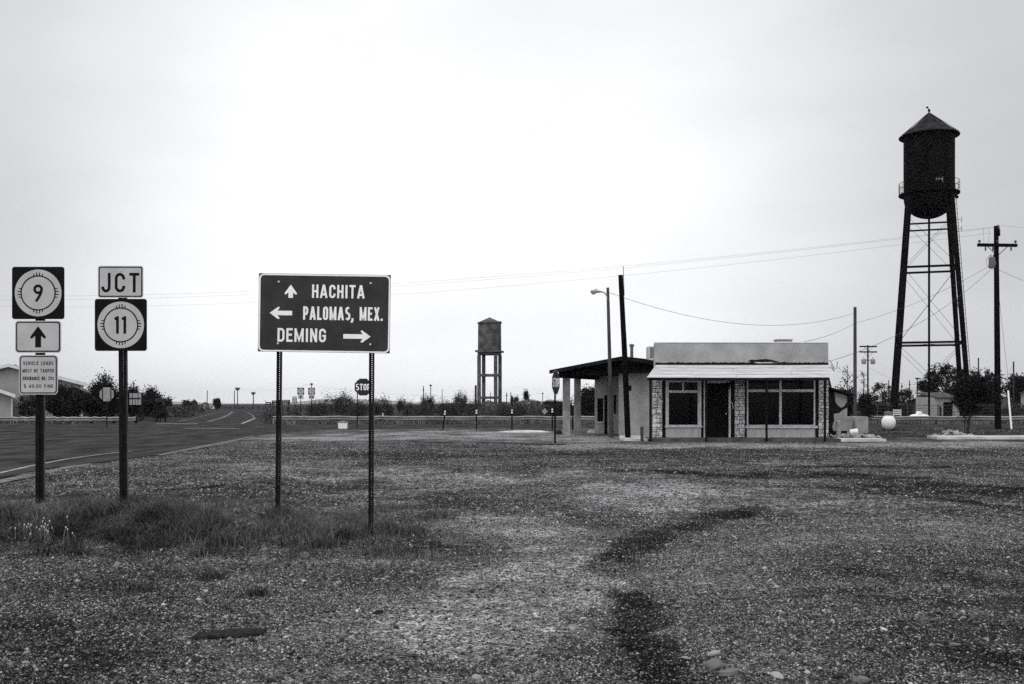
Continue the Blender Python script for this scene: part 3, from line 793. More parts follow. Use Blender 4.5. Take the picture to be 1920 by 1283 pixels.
def far_route(label, px, Yd, num, arrow_kind, s=.62):
    x = X(px, Yd); g = hz(x, Yd); zc = Z(733.7, Yd) - g
    t = thing('road_sign', label, 'road sign', (x, Yd, g))
    mb = MB(); mb.use('post_steel').box(-.03, .03, .01, .05, -.1, zc + .2); mb.build('post', parent=t)
    mb = MB(); route_face(mb, 0, zc, s, -.02, num, s * (.18 if num == '9' else .22), s * .32, .04); mb.build('route_plate', parent=t)
    mb = MB(); zz = zc - s * .5 - .21
    mb.use('sheet_white').prism(rrect(-.26, zz - .19, .26, zz + .19, .04), -.02, -.016)
    mb.use('sheet_black')
    if arrow_kind == 'up': arrow(mb, 0, zz, .28, .12, .17, .045, -.023, 0)
    else:
        arrow(mb, -.10, zz, .24, .11, .15, .04, -.023, R(90)); arrow(mb, .10, zz, .24, .11, .15, .04, -.0235, R(-90))
    mb.build('arrow_plate', parent=t)
far_route('distant 9 route marker with an up arrow plate behind the guard rail', 564, 90.0, '9', 'up')
far_route('distant 11 route marker with a double arrow plate behind the guard rail', 584.3, 90.0, '11', 'both')
Yd = 120.0; x = X(552.5, Yd); t = thing('road_sign', 'small far route marker under a narrow plate, beside the dark guide boards', 'road sign', (x, Yd, hz(x, Yd)))
zc = Z(750, Yd)
mb = MB(); mb.use('post_steel').box(-.035, .035, .01, .06, -.1, zc + .2); mb.build('post', parent=t)
mb = MB(); route_face(mb, 0, zc, .58, -.02, '9', .11, .19, .04); mb.build('route_plate', parent=t)
mb = MB(); mb.use('sheet_white').box(-.27, .27, -.02, -.016, zc + .33, zc + .52); mb.use('sheet_black'); put_text(mb, 'NORTH', -.22, .22, zc + .38, zc + .48, -.022, .17); mb.build('top_plate', parent=t)

def board_sign(name, label, cat, px0, px1, py0, py1, Yd, m, posts, lines=0, stripes=None, pbase=None):
    x0, x1_ = X(px0, Yd), X(px1, Yd); xc = (x0 + x1_) / 2; g = hz(xc, Yd)
    t = thing(name, label, cat, (xc, Yd, g))
    z0, z1 = Z(py1, Yd) - g, Z(py0, Yd) - g; hw = (x1_ - x0) / 2
    for p in posts:
        mb = MB(); ox = X(p, Yd) - xc; mb.box(ox - .05, ox + .05, .02, .10, -.1, z1 - .02); mb.build('post', 'post_steel', t)
    mb = MB(); mb.use(m).box(-hw, hw, -.02, .02, z0, z1)
    if lines:
        mb.use('sheet_letter')
        for k in range(lines):
            zz = z1 - (k + .5) * (z1 - z0) / lines
            ww = hw * (.72 - .18 * (k % 2)); h = (z1 - z0) / lines * .2
            q = -ww
            while q < ww: b = q + h * random.uniform(1.2, 3.2); mb.box(q, min(b, ww), -.024, -.021, zz - h * .6, zz + h * .6); q = b + h * 1.2
    if stripes:
        mb.use('grey_sign')
        for a, b, c_, d in stripes: mb.box(X(a, Yd) - xc, X(b, Yd) - xc, -.026, -.021, Z(d, Yd) - g, Z(c_, Yd) - g)
    mb.build('sign_panel', parent=t)
    return t
board_sign('guide_sign', 'largest of the far dark guide boards, seen right of the destination sign post', 'guide sign', 527, 544, 750, 758, 140, 'grey_sign', (530, 541), 2)
board_sign('guide_sign', 'far dark guide board directly behind the destination sign left post', 'guide sign', 509.5, 526, 751, 758.4, 146, 'grey_sign', (512, 524), 2)
board_sign('guide_sign', 'smaller far dark guide board left of the other guide boards', 'guide sign', 497.5, 508.2, 754, 759.2, 152, 'grey_sign', (499, 507), 1)
board_sign('notice_board', 'pale patched board on thin posts in front of the roadside trees', 'notice board', 243, 264.5, 737.5, 759, 72, 'house_wall', (247.5, 262), 0,
           [(243, 264, 746, 749), (247.6, 249, 737, 759), (253.3, 254.4, 750, 758), (258.5, 259.6, 738, 758)])
board_sign('roadside_board', 'dark blank roadside board on a tall pole at the edge of the trees', 'sign board', 290.5, 311.5, 747, 753.8, 70, 'grey_sign', (309.5, 293))
board_sign('marker_sign', 'small dark back of a road sign far down the left roadside', 'road sign', 343.5, 349, 750, 758, 100, 'grey_sign', (346.3,))
Yd = 75.0; x = X(1021.3, Yd); t = thing('warning_sign', 'pale diamond sign tilted low among the scrub behind the guard rail', 'warning sign', (x, Yd, hz(x, Yd)))
zc = Z(771.5, Yd) - hz(x, Yd); s = .24
mb = MB(); mb.use('post_steel').box(-.025, .025, .01, .05, -.1, zc); mb.build('post', parent=t)
mb = MB(); mb.use('alu_back').prism([(-s, zc), (0, zc - s), (s, zc), (0, zc + s)], 0, .006); mb.build('sign_plate', parent=t)

# ================================================================== GUARD RAILS
def guard_rail(label, pa, pb, Yd, ztop, posts, gz):
    xa, xb = X(pa, Yd), X(pb, Yd)
    t = thing('guard_rail', label, 'guard rail', ((xa + xb) / 2, Yd, gz))
    prof = [(.02, 0), (-.02, -.004), (-.10, -.045), (-.105, -.075), (-.02, -.135), (-.02, -.17), (-.085, -.205), (-.09, -.235), (-.02, -.295), (.02, -.31)]
    mb = MB(); n = 60; vs = []; fs = []
    k = len(prof) * 2
    for i in range(n + 1):
        x = xa + (xb - xa) * i / n; wob = .02 * math.sin(i * 1.7) + .012 * math.sin(i * 4.1)
        for (oy, oz) in prof: vs.append((x, Yd + oy, ztop + oz + wob))
        for (oy, oz) in reversed(prof): vs.append((x, Yd + oy + .012, ztop + oz + wob))
    for i in range(n):
        for j in range(k): fs.append((i * k + j, (i + 1) * k + j, (i + 1) * k + (j + 1) % k, i * k + (j + 1) % k))
    fs.append(tuple(reversed(range(k)))); fs.append(tuple(range(n * k, n * k + k)))
    mb.add(vs, fs); mb.build('rail', 'galv', t, world=True)
    for p in posts:
        x = X(p, Yd); mb = MB(); mb.box(x - .08, x + .08, Yd + .05, Yd + .22, gz - .25, ztop - .02); mb.build('post', 'rail_post', t, world=True)
guard_rail('long steel guard rail on dark posts along the scrub, running behind the station', 512, 2010, 70.0, .42, list(range(530, 2010, 46)), -.11)
guard_rail('shorter steel guard rail in front of the pale house, ending at the roadside', -60, 255, 66.0, .42, list(range(-40, 256, 42)), 0.0)

# ================================================================== DELINEATORS AND SMALL THINGS ON THE LOT
def delineator(px, pyt, Yd, label, lean=0.0):
    x = X(px, Yd); g = hz(x, Yd)
    t = thing('delineator_post', label, 'marker post', (x, Yd, g), 0, 'reflector posts along the edge of the lot')
    hgt = Z(pyt, Yd) - g
    mb = MB(); mx = Matrix.Rotation(lean, 4, 'Y')
    mb.box(-.035, .035, -.01, .01, -.15, hgt, mx); mb.build('post', 'post_steel', t)
    for k in (0, 1):
        mb = MB(); p = mx @ Vector((0, -.016, hgt - .06 - k * .115)); mb.lathe([(0, -.008), (.042, -.006), (.045, .004)], p, 12, 'Y'); mb.build('reflector', 'sheet_letter', t)
delineator(830.5, 769.5, 49.5, 'reflector post leaning to the right in front of the guard rail', R(6.5))
delineator(893.3, 768, 49.5, 'upright reflector post in front of the concrete water tower')
delineator(960, 767.5, 49.5, 'upright reflector post to the right of the concrete water tower')
delineator(1035.5, 765.5, 49.5, 'reflector post just left of the edge-on stop sign')
delineator(1074, 752, 49.0, 'dark marker post seen between the two canopy columns')
delineator(718, 775, 73.0, 'short reflector post behind the guard rail to the right of the large stop sign')
Yd = 51.6; x = X(643, Yd)
t = thing('plastic_tub', 'white plastic tub under a loose grey lid at the edge of the lot', 'tub', (x, Yd, hz(x, Yd)))
mb = MB(); a, b, h = .215, .235, .31
vs = [(-a, -.14, 0), (a, -.14, 0), (a, .14, 0), (-a, .14, 0), (-b, -.16, h), (b, -.16, h), (b, .16, h), (-b, .16, h)]
mb.add(vs, [(0, 3, 2, 1), (4, 5, 6, 7), (0, 1, 5, 4), (1, 2, 6, 5), (2, 3, 7, 6), (3, 0, 4, 7)]); mb.build('body', 'plastic_white', t)
mb = MB(); mb.prism(rrect(-.25, h + .012, .25, h + .05, .015), -.18, .18); mb.prism(rrect(-.11, h + .051, .11, h + .10, .02), -.06, .06); mb.build('lid', 'lid', t)
mb = MB(); x = X(1048, 42.5); mb.box(x - .13, x + .13, 42.3, 42.6, 0, .11); mb.prism(rrect(x - .10, .112, x + .08, .15, .01), 42.35, 42.55)
mb.build('rubber_block', 'rubber', None, origin=(x, 42.4, 0), label='low black block lying at the foot of the left canopy column', cat='block')
mb = MB(); x = X(1110, 43.5)
mb.prism([(x - .18, .02), (x + .2, .02), (x + .16, .12), (x - .05, .15), (x - .16, .09)], 43.3, 43.7)
mb.build('plaster_chunk', 'concrete_pale', None, origin=(x, 43.5, 0), label='white broken chunk lying behind the second canopy column', cat='chunk')
# spilled pale sand
mb = MB(); n = 26; gx, gy = GP(985, 810)
pts = [(gx + 1.25 * math.cos(2 * math.pi * i / n) * random.uniform(.75, 1.1), gy + 1.0 * math.sin(2 * math.pi * i / n) * random.uniform(.75, 1.1)) for i in range(n)]
vs = [(gx + .1, gy, .085)] + [(gx + (p[0] - gx) * .6, gy + (p[1] - gy) * .6, .055 + random.uniform(-.01, .012)) for p in pts] + [(p[0], p[1], -.003) for p in pts]
fs = []
for i in range(n):
    j = (i + 1) % n
    fs += [(0, 1 + i, 1 + j), (1 + i, 1 + n + i, 1 + n + j, 1 + j)]
mb.add(vs, fs); mb.build('sand_heap', 'concrete_pale', None, origin=(gx, gy, 0), smooth=60, label='low spill of white sand on the gravel in front of the guard rail', cat='sand heap')

# ================================================================== STORE
YF = 35.3; YP = 33.9
FX = lambda px: X(px, YF)
FZ = lambda py: Z(py, YF)
store = thing('store_building', 'low abandoned storefront with stone piers, plain grey parapet and sagging white board awning', 'store building', ((FX(1227) + FX(1553)) / 2, YF, 0))
base = .10
# raised concrete walk under and beside it
mb = MB(); mb.box(X(1217, 34.0), FX(1553) + .02, 34.05, YF + .3, 0, base)
mb.build('sidewalk', 'tower_concrete', kind='structure')  # darker concrete below the awning, shade put into the colour
mb = MB(); mb.box(FX(1553) + .022, X(1661, 34.0), 33.95, 34.85, 0, base - .005); mb.build('sidewalk', 'concrete_pale', kind='structure')
mb = MB(); mb.slab([(X(1161, 36.3), 36.3), (X(1172, 34.6), 34.6), (X(1217, 34.4) - .002, 34.4), (X(1217, 36.3) - .002, 38.2), (X(1163, 38.2), 38.2)], 0, .085)
mb.build('concrete_pad', 'concrete_pale', kind='structure')
# parapet (front wall above the shop windows), side walls, back wall
zp, zl = FZ(643.5), FZ(712)
mb = MB()
vs_top = [(FX(1227.5), zp - .01), (FX(1290), zp + .006), (FX(1380), zp - .004), (FX(1460), zp + .008), (FX(1553), zp + .004)]
mb.prism([(FX(1227.5), zl), (FX(1553), zl)] + vs_top[::-1], YF, YF + .25)
yb7 = YF + 7.5; mb.slab([(FX(1227.5), YF + .252), (FX(1227.5) + .2, YF + .252), (X(1228, yb7) + .3, yb7), (X(1228, yb7) + .1, yb7)], base, 3.0)
mb.box(FX(1553) - .2, FX(1553), YF + .252, YF + 7.5, base, 3.1)
mb.box(X(1228, yb7) + .302, FX(1553) - .202, YF + 7.3, YF + 7.5, base, 3.1)
mb.build('wall', 'stucco', store, world=True)
mb = MB(); mb.box(FX(1227.5), FX(1553), YF - .015, YF + .28, zp + .014, zp + .035); mb.build('coping', 'sheet_letter', store, world=True)
mb = MB(); mb.slab([(FX(1227.5) + .21, YF + .26), (FX(1553) - .21, YF + .26), (FX(1553) - .21, YF + 7.28), (X(1228, yb7) + .31, YF + 7.28)], 2.72, 2.82); mb.build('roof', 'roof_dark', store, world=True)
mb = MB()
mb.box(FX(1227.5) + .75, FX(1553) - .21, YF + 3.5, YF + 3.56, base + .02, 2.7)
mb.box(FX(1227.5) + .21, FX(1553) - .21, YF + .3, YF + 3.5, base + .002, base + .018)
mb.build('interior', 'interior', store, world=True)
# stone piers
def stone_pier(pa, pb, pt=712.5, pbm=821.5):
    xa, xb = FX(pa), FX(pb); z0, z1 = base, FZ(pt)
    mb = MB(); mb.use('mortar').box(xa, xb, YF - .06, YF + .2, z0, z1)
    mb.use('stone'); z = z0 + .01
    while z < z1 - .03:
        h = random.uniform(.05, .15); h = min(h, z1 - z - .006)
        x = xa + .005
        while x < xb - .02:
            ww = random.uniform(.06, .19); 
            if xb - x - ww < .05: ww = xb - x - .005
            g = random.uniform(.003, .012); d = random.uniform(.008, .030)
            j = lambda: random.uniform(-.013, .013)
            a0, a1, b0, b1 = x + g, x + ww - g, z + g, z + h - g
            q = [(a0 + j(), b0 + j()), (a1 + j(), b0 + j()), (a1 + j(), b1 + j()), (a0 + j(), b1 + j())]
            yb, yf = YF - .058, YF - .06 - d; c_ = .012
            mx_, mz_ = (a0 + a1) / 2, (b0 + b1) / 2
            inner = [(p[0] + (c_ if p[0] < mx_ else -c_), p[1] + (c_ * .7 if p[1] < mz_ else -c_ * .7)) for p in q]
            vs = [(p[0], yb, p[1]) for p in q] + [(p[0], yf + random.uniform(0, .006), p[1]) for p in inner]
            mb.add(vs, [(4, 5, 6, 7), (0, 1, 5, 4), (1, 2, 6, 5), (2, 3, 7, 6), (3, 0, 4, 7)])
            x += ww
        z += h
    mb.build('stone_pier', parent=store, world=True)
stone_pier(1222.5, 1241.5); stone_pier(1376.5, 1396); stone_pier(1533.5, 1553)
# dark timber strips
for a, b in ((1241.6, 1247.5), (1315.2, 1319), (1370.2, 1376.4), (1396.1, 1399.8), (1528.6, 1533.4)): mb = MB(); mb.box(FX(a), FX(b), YF - .03, YF + .15, base, zl); mb.build('timber_strip', 'dark_wood', store, world=True)
def shop_window(bars, panes, sill, panel, seam=None, curtains=()):
    mb = MB()
    for a, b, c_, d in bars: mb.box(FX(a), FX(b), YF - .02 - .001 * random.random(), YF + .09, FZ(d), FZ(c_))
    fr = mb.build('window', 'white_trim', store, world=True)
    for a, b, c_, d in panes:
        mb = MB(); mb.box(FX(a), FX(b), YF + .045, YF + .05, FZ(d), FZ(c_)); mb.build('pane', 'glass', fr, world=True)
    mb = MB(); mb.box(FX(sill[0]), FX(sill[1]), YF - .08, YF + .09, FZ(sill[3]), FZ(sill[2])); mb.build('sill', 'white_trim', fr, world=True)
    for a, b, c_, d in curtains:
        mb = MB(); n = 9
        pl = [(FX(a) + (FX(b) - FX(a)) * i / n, YF + .22 + .02 * (i % 2)) for i in range(n + 1)]
        pl2 = [(p[0], p[1] + .01) for p in reversed(pl)]
        mb.slab(pl + pl2, FZ(d), FZ(c_)); mb.build('curtain', 'curtain', fr, world=True)
    mb = MB(); mb.box(FX(panel[0]), FX(panel[1]), YF, YF + .12, base, FZ(panel[2]))
    if seam:
        for s_ in seam: mb.box(FX(s_) - .012, FX(s_) + .012, YF - .012, YF - .0005, base, FZ(panel[2]) - .01)
    mb.build('window_panel', 'panel_white', store, world=True)
shop_window([(1247.8, 1253.8, 712, 798.5), (1308.4, 1315, 712, 798.5), (1253.8, 1308.4, 712, 717), (1253.8, 1308.4, 732, 736.8), (1279.4, 1282.4, 717, 732), (1253.8, 1308.4, 796.8, 798.5)],
            [(1253.8, 1279.4, 717, 732), (1282.4, 1308.4, 717, 732), (1253.8, 1308.4, 736.8, 796.8)], (1246.4, 1316, 798.5, 801.5), (1248, 1314.5, 801.6), (1252, 1310.5), [(1302, 1307.5, 737, 796)])
shop_window([(1400.2, 1402.8, 712, 798), (1461.2, 1465.4, 712, 798), (1525.8, 1528.4, 712, 798), (1402.8, 1461.2, 730.4, 735.2), (1465.4, 1525.8, 730.4, 735.2), (1402.8, 1461.2, 796.8, 798.5), (1465.4, 1525.8, 796.8, 798.5)],
            [(1402.8, 1461.2, 712, 730.4), (1465.4, 1525.8, 712, 730.4), (1402.8, 1461.2, 735.2, 796.8), (1465.4, 1525.8, 735.2, 796.8)], (1396.8, 1532, 798.8, 803), (1397.5, 1531.5, 803.2), (1461.5, 1404), [(1451, 1457, 736, 797), (1474.5, 1477.5, 736, 797)])
# door
mb = MB(); mb.box(FX(1319.2), FX(1322.6), YF - .02, YF + .1, base, zl); mb.box(FX(1366.4), FX(1370), YF - .02, YF + .1, base, zl); mb.box(FX(1322.6), FX(1366.4), YF - .018, YF + .1, FZ(718.5), zl)
df = mb.build('door_frame', 'white_trim', store, world=True)
mb = MB(); mb.box(FX(1322.8), FX(1366.2), YF + .03, YF + .07, base + .01, FZ(718.8))
for a, b, c_, d in ((1328, 1343, 727, 765), (1346, 1361, 727, 765), (1328, 1343, 775, 815), (1346, 1361, 775, 815)): mb.box(FX(a), FX(b), YF + .018, YF + .0295, FZ(d), FZ(c_))
dr = mb.build('door', 'black_door', store, world=True)
mb = MB(); mb.lathe([(0, -.07), (.022, -.065), (.028, -.045), (.016, -.02), (.014, 0)], (FX(1361.3), YF + .028, FZ(776)), 12, 'Y'); mb.build('door_knob', 'bolt', dr, world=True, smooth=50)
# porch lamp and dangling cable
mb = MB(); c_ = (FX(1365.5), YF - .10, FZ(722)); mb.lathe([(0, .09), (.05, .085), (.075, .05), (.085, 0), (.06, -.05), (.03, -.09), (0, -.1)], c_, 12)
mb.box(c_[0] - .04, c_[0] + .04, YF - .06, YF - .021, c_[2] - .16, c_[2] + .02)
mb.build('porch_lamp', 'dark_post', store, world=True, smooth=50)
mb = MB(); mb.tube([(FX(1370), YF - .07, FZ(754)), (FX(1372.5), YF - .08, FZ(757)), (FX(1373.6), YF - .08, FZ(764)), (FX(1373), YF - .07, FZ(768))], .012, 5); mb.build('loose_cable', 'white_trim', store, world=True)
# awning
zt, zb = Z(685.5, YF - .03), Z(709.5, YP - .12); ya, yb = YF - .03, YP - .12
mb = MB(); nco = 4
xl0, xl1 = X(1230, ya), X(1212.8, yb); xr0, xr1 = X(1553.4, ya), X(1555.5, yb)
for k in range(nco):
    t0, t1 = k / nco, (k + 1) / nco
    L = lambda a, b, t_: a + (b - a) * t_
    nseg = 14
    cuts = sorted([0, 1] + [min(.97, max(.03, (i + random.uniform(-.25, .25)) / 4.0)) for i in ([2] if k % 2 else [1, 3])])
    for ca, cb in zip(cuts[:-1], cuts[1:]):
        dz = random.uniform(-.001, .002); sg = lambda u: -.012 * math.sin(u * math.pi * 1.0)
        g = .0006
        def pt(u, t_, up): return (L(L(xl0, xl1, t_), L(xr0, xr1, t_), u), L(ya, yb, t_), L(zt, zb, t_) + up + dz + sg(u))
        A, B = ca + g * (ca > 0), cb - g * (cb < 1)
        a_, b_ = .020, .034
        mb.add([pt(A, t0, a_ - .018), pt(B, t0, a_ - .018), pt(B, t1 - .012, b_ - .018), pt(A, t1 - .012, b_ - .018), pt(A, t0, a_), pt(B, t0, a_), pt(B, t1 - .012, b_), pt(A, t1 - .012, b_)],
               [(0, 1, 2, 3), (7, 6, 5, 4), (0, 4, 5, 1), (1, 5, 6, 2), (2, 6, 7, 3), (3, 7, 4, 0)])
aw = mb.build('awning', 'white_board', store, world=True)
mb = MB(); mb.box(xl1 + .02, xr1 - .02, yb - .012, yb + .03, zb - .075, zb + .005)
mb.add([(xl0, ya, zt - .03), (xr0, ya, zt - .03), (xr1, yb, zb - .04), (xl1, yb, zb - .04)], [(0, 1, 2, 3)])
for k in range(9):
    u = k / 8; xa_ = xl0 + .1 + (xr0 - xl0 - .2) * u; xb_ = xl1 + .1 + (xr1 - xl1 - .2) * u
    mb.tube([(xa_, ya, zt - .06), (xb_, yb + .03, zb - .06)], .025, 4)
mb.build('awning_rafter', 'dark_wood', store, world=True)
# torn tar paper between the parapet and the awning
mb = MB(); n = 90; up = []; dn = []
for i in range(n + 1):
    px = 1229 + 324 * i / n
    up.append((FX(px), FZ(680.9 - 1.6 * random.random() - (1.0 if random.random() > .8 else 0)))); dn.append((FX(px), FZ(687.0 + random.random() * .8)))
mb.prism(up + dn[::-1], YF - .014, YF - .002)
tear = [(1403, 676.5), (1409, 674.6), (1416, 675.4), (1424, 674.2), (1437, 673.6), (1446, 674.8), (1455, 677.2), (1461, 678.8), (1452, 678.9), (1446, 677.8), (1440, 678.8), (1434, 677.9), (1428, 679.6), (1424, 678.1), (1417, 679.4), (1412, 681.4), (1406, 681.8), (1408, 678.9)]
mb.prism([(FX(a), FZ(b)) for a, b in tear], YF - .022, YF - .0015)
mb.build('tar_strip', 'tar', store, world=True)
for poly, y0, y1 in (([(1384, 676), (1392, 679), (1393, 681), (1388, 679)], .012, .001), ([(1412, 679), (1430, 680.2), (1441, 679.6), (1455, 681), (1420, 681.4)], .026, .0235)):
    mb = MB(); mb.prism([(FX(a), FZ(b)) for a, b in poly], YF - y0, YF - y1); mb.build('plaster_flake', 'concrete_pale', store, world=True)
for (px, py, dx, dy) in ((1289, 648, -1.5, 5), (1366, 646, 3, 4), (1413, 645, 4, 4), (1530, 645, 4, 3), (1240, 651, 2, 5), (1480, 660, 1.5, 4)):
    mb = MB(); mb.prism([(FX(px), FZ(py)), (FX(px + .9), FZ(py)), (FX(px + dx + .6), FZ(py + dy)), (FX(px + dx), FZ(py + dy))], YF - .004, YF - .001); mb.build('plaster_flake', 'concrete_pale', store, world=True)
# posts
for i, (pxp, pyb) in enumerate(((1219.5, 828.5), (1324, 829), (1437.3, 830), (1546.8, 831))):
    xx = X(pxp, YP); mb = MB(); mb.box(xx - .034, xx + .034, YP - .034, YP + .034, -.05, zb - .03); mb.build('awning_post', 'dark_post', store, world=True)
# service cables at the right corner
mb = MB(); cx_ = FX(1553.5)
mb.tube([(cx_, YF - .02, FZ(675)), (FX(1557), YF - .05, FZ(679)), (FX(1564), YF - .05, FZ(692)), (FX(1568), YF - .05, FZ(691)), (FX(1569.5), YF - .05, FZ(678))], .012, 5)
mb.tube([(cx_, YF - .02, FZ(690)), (FX(1558), YF - .05, FZ(690)), (FX(1564), YF - .04, FZ(697)), (FX(1561), YF - .03, FZ(690)), (FX(1556), YF - .05, FZ(684))], .012, 5)
mb.tube([(cx_, YF + .1, FZ(680)), (cx_ + .01, YF + .1, FZ(692))], .03, 6)
mb.build('service_cable', 'wire', store, world=True)
mb = MB(); mb.tube([(FX(1555.5), YF + .3, FZ(697)), (FX(1563), YF + .3, FZ(729))], .04, 6); mb.build('brace', 'dark_wood', store, world=True)

# roof-top things
Yc = 38.0; zr = 2.82
t = thing('rooftop_cooler', 'pale slatted cooler box on the station roof against the store parapet', 'cooler', (X(1214.5, Yc) + .4, Yc, zr))
mb = MB(); xa = X(1214.2, Yc); mb.box(xa, xa + .8, Yc - .3, Yc + .4, zr, Z(650.5, Yc)); mb.build('casing', 'cooler', t, world=True)
for k in range(3):
    mb = MB(); a = xa + .05 + k * .25; mb.box(a, a + .17, Yc - .308, Yc - .3005, Z(672, Yc), Z(652.5, Yc)); mb.build('louvre', 'cooler_slot', t, world=True)
mb = MB(); Yq = 41.0; mb.box(X(1456, Yq), X(1483, Yq), Yq - .2, Yq + .4, 2.822, Z(638.3, Yq)); mb.box(X(1454.5, Yq), X(1484.5, Yq), Yq - .25, Yq + .45, Z(638, Yq), Z(636.4, Yq))
mb.build('roof_hatch', 'cooler', None, origin=(X(1470, Yq), Yq, 2.822), label='low pale hatch on the store roof towards its right end', cat='roof hatch')

# ================================================================== STATION WITH CANOPY
A0 = Vector((X(1036, 39.5), 39.5)); rot = R(-28.1)
ux, uy = math.cos(rot), math.sin(rot); vx, vy = -uy, ux
def SP(u, v): return (A0.x + ux * u + vx * v, A0.y + uy * u + vy * v)
stn = thing('station_building', 'old stucco filling station with a dark gable roof over a two column canopy', 'station building', (SP(2.8, 2)[0], SP(2.8, 2)[1], 0), rot)
inv_s = ROOT[stn.name].inverted()
def SL(u, v, z): p = SP(u, v); return Vector((p[0], p[1], z))
def sbox(mb, u0, u1, v0, v1, z0, z1):
    c_ = [SL(u, v, z) for z in (z0, z1) for u, v in ((u0, v0), (u1, v0), (u1, v1), (u0, v1))]
    mb.add(c_, [(0, 3, 2, 1), (4, 5, 6, 7), (0, 1, 5, 4), (1, 2, 6, 5), (2, 3, 7, 6), (3, 0, 4, 7)])
def solve_u(px, v):                                   # u on the line v whose picture column is px
    lo, hi = -3.0, 8.0
    for i in range(50):
        m_ = (lo + hi) / 2; p = SP(m_, v)
        if CX + F * p[0] / p[1] < px: lo = m_
        else: hi = m_
    return lo
def zat(py, u, v): return Z(py, SP(u, v)[1])
uA, uR = solve_u(1167, 0), solve_u(1227, 0)
zA, zL_, zR = zat(668, uA, 0), zat(694, 0, 0), zat(677.5, uR, 0)
uE, zE = uR + 1.5, zR - .20
VB = 8.0; th = .15
prof = [(-.12, zL_), (uA, zA), (uE, zE)]
mb = MB()
for (a, b) in zip(prof[:-1], prof[1:]):
    vs = [SL(a[0], -.02, a[1]), SL(b[0], -.02, b[1]), SL(b[0], VB, b[1]), SL(a[0], VB, a[1]), SL(a[0], -.02, a[1] - .04), SL(b[0], -.02, b[1] - .04), SL(b[0], VB, b[1] - .04), SL(a[0], VB, a[1] - .04)]
    mb.add(vs, [(0, 1, 2, 3), (7, 6, 5, 4), (0, 4, 5, 1), (1, 5, 6, 2), (2, 6, 7, 3), (3, 7, 4, 0)])
rf = mb.build('roof', 'roof_dark', stn, world=True)
mb = MB()
for (a, b) in zip(prof[:-1], prof[1:]):
    vs = [SL(a[0], -.05, a[1] - .015), SL(b[0], -.05, b[1] - .015), SL(b[0], -.022, b[1] - .015), SL(a[0], -.022, a[1] - .015), SL(a[0], -.05, a[1] - th), SL(b[0], -.05, b[1] - th), SL(b[0], -.022, b[1] - th), SL(a[0], -.022, a[1] - th)]
    mb.add(vs, [(0, 1, 2, 3), (7, 6, 5, 4), (0, 4, 5, 1), (1, 5, 6, 2), (2, 6, 7, 3), (3, 7, 4, 0)])
mb.build('fascia', 'dark_wood', rf, world=True)
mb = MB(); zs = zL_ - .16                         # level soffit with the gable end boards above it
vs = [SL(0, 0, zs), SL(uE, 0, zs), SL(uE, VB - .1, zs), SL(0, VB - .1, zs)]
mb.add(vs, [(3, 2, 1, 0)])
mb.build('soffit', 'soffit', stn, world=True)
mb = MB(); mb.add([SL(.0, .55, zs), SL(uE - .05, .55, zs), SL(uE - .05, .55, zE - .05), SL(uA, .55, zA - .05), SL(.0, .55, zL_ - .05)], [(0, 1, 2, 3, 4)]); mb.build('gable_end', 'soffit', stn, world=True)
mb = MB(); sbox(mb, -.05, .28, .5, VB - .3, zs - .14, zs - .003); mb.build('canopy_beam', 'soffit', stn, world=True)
for (px, Yc_, w2) in ((1062.0, 40.15, .145), (1082.7, 41.45, .135)):
    xx = X(px, Yc_); mb = MB()
    mb.box(xx - w2, xx + w2, Yc_ - w2, Yc_ + w2, 0, zs - .145); mb.build('canopy_column', 'column', stn, world=True)
vw = .6
u0 = solve_u(1160, vw)
mb = MB()
sbox(mb, u0, uE - .2, vw, vw + .2, 0, zs - .002)                      # front wall
sbox(mb, u0, u0 + .2, vw + .201, 3.999, 0, zs - .002)                 # return
vb_ = 4.0; uB0 = solve_u(1115, vb_); W = lambda px: solve_u(px, vb_)
zw = lambda py: zat(py, W(1130), vb_)
za, zb_ = zw(747), zw(791)
cols = [uB0, W(1120), W(1131), W(1133), W(1139), u0 + .6]
sbox(mb, cols[0], cols[1], vb_, vb_ + .2, 0, zs - .002)
sbox(mb, cols[1], cols[2], vb_, vb_ + .2, 0, zb_); sbox(mb, cols[1], cols[2], vb_, vb_ + .2, za, zs - .002)
sbox(mb, cols[2], cols[3], vb_, vb_ + .2, 0, zs - .002)
sbox(mb, cols[3], cols[4], vb_, vb_ + .2, zw(741), zs - .002)
sbox(mb, cols[4], cols[5], vb_, vb_ + .2, 0, zs - .002)
sbox(mb, cols[0], cols[0] + .2, vb_ + .201, VB - .5, 0, zs - .002)
sbox(mb, cols[0], uE - .2, VB - .5, VB - .3, 0, zs - .002)
mb.build('wall', 'stucco_station', stn, world=True)
mb = MB(); sbox(mb, cols[1], cols[2], vb_ + .06, vb_ + .10, zb_, za); wn_ = mb.build('window', 'black_door', stn, world=True)
mb = MB(); sbox(mb, cols[1] - .03, cols[2] + .03, vb_ - .05, vb_ + .05, zb_ - .05, zb_ - .002); mb.build('sill', 'white_trim', wn_, world=True)
mb = MB(); sbox(mb, cols[3], cols[4], vb_ + .05, vb_ + .10, .01, zw(741)); mb.build('door', 'black_door', stn, world=True)
uW = solve_u(1151, vb_); 
mb = MB(); sbox(mb, W(1151), W(1155), vb_ - .03, vb_ - .004, zat(776, uW, vb_), zat(741, uW, vb_)); mb.build('narrow_window', 'black_door', stn, world=True)  # narrow window, laid on the wall as a dark panel
mb = MB(); q = SL(solve_u(1182, vw), vw - .004, zat(728, 3, vw)); mb.lathe([(0, -.02), (.09, -.018), (.11, 0)], q, 14, 'Y'); mb.build('wall_vent', 'roof_dark', stn, world=True)
mb = MB(); q = SL(solve_u(1184.5, 1.2), 1.2, 0); zz0 = zA - .25
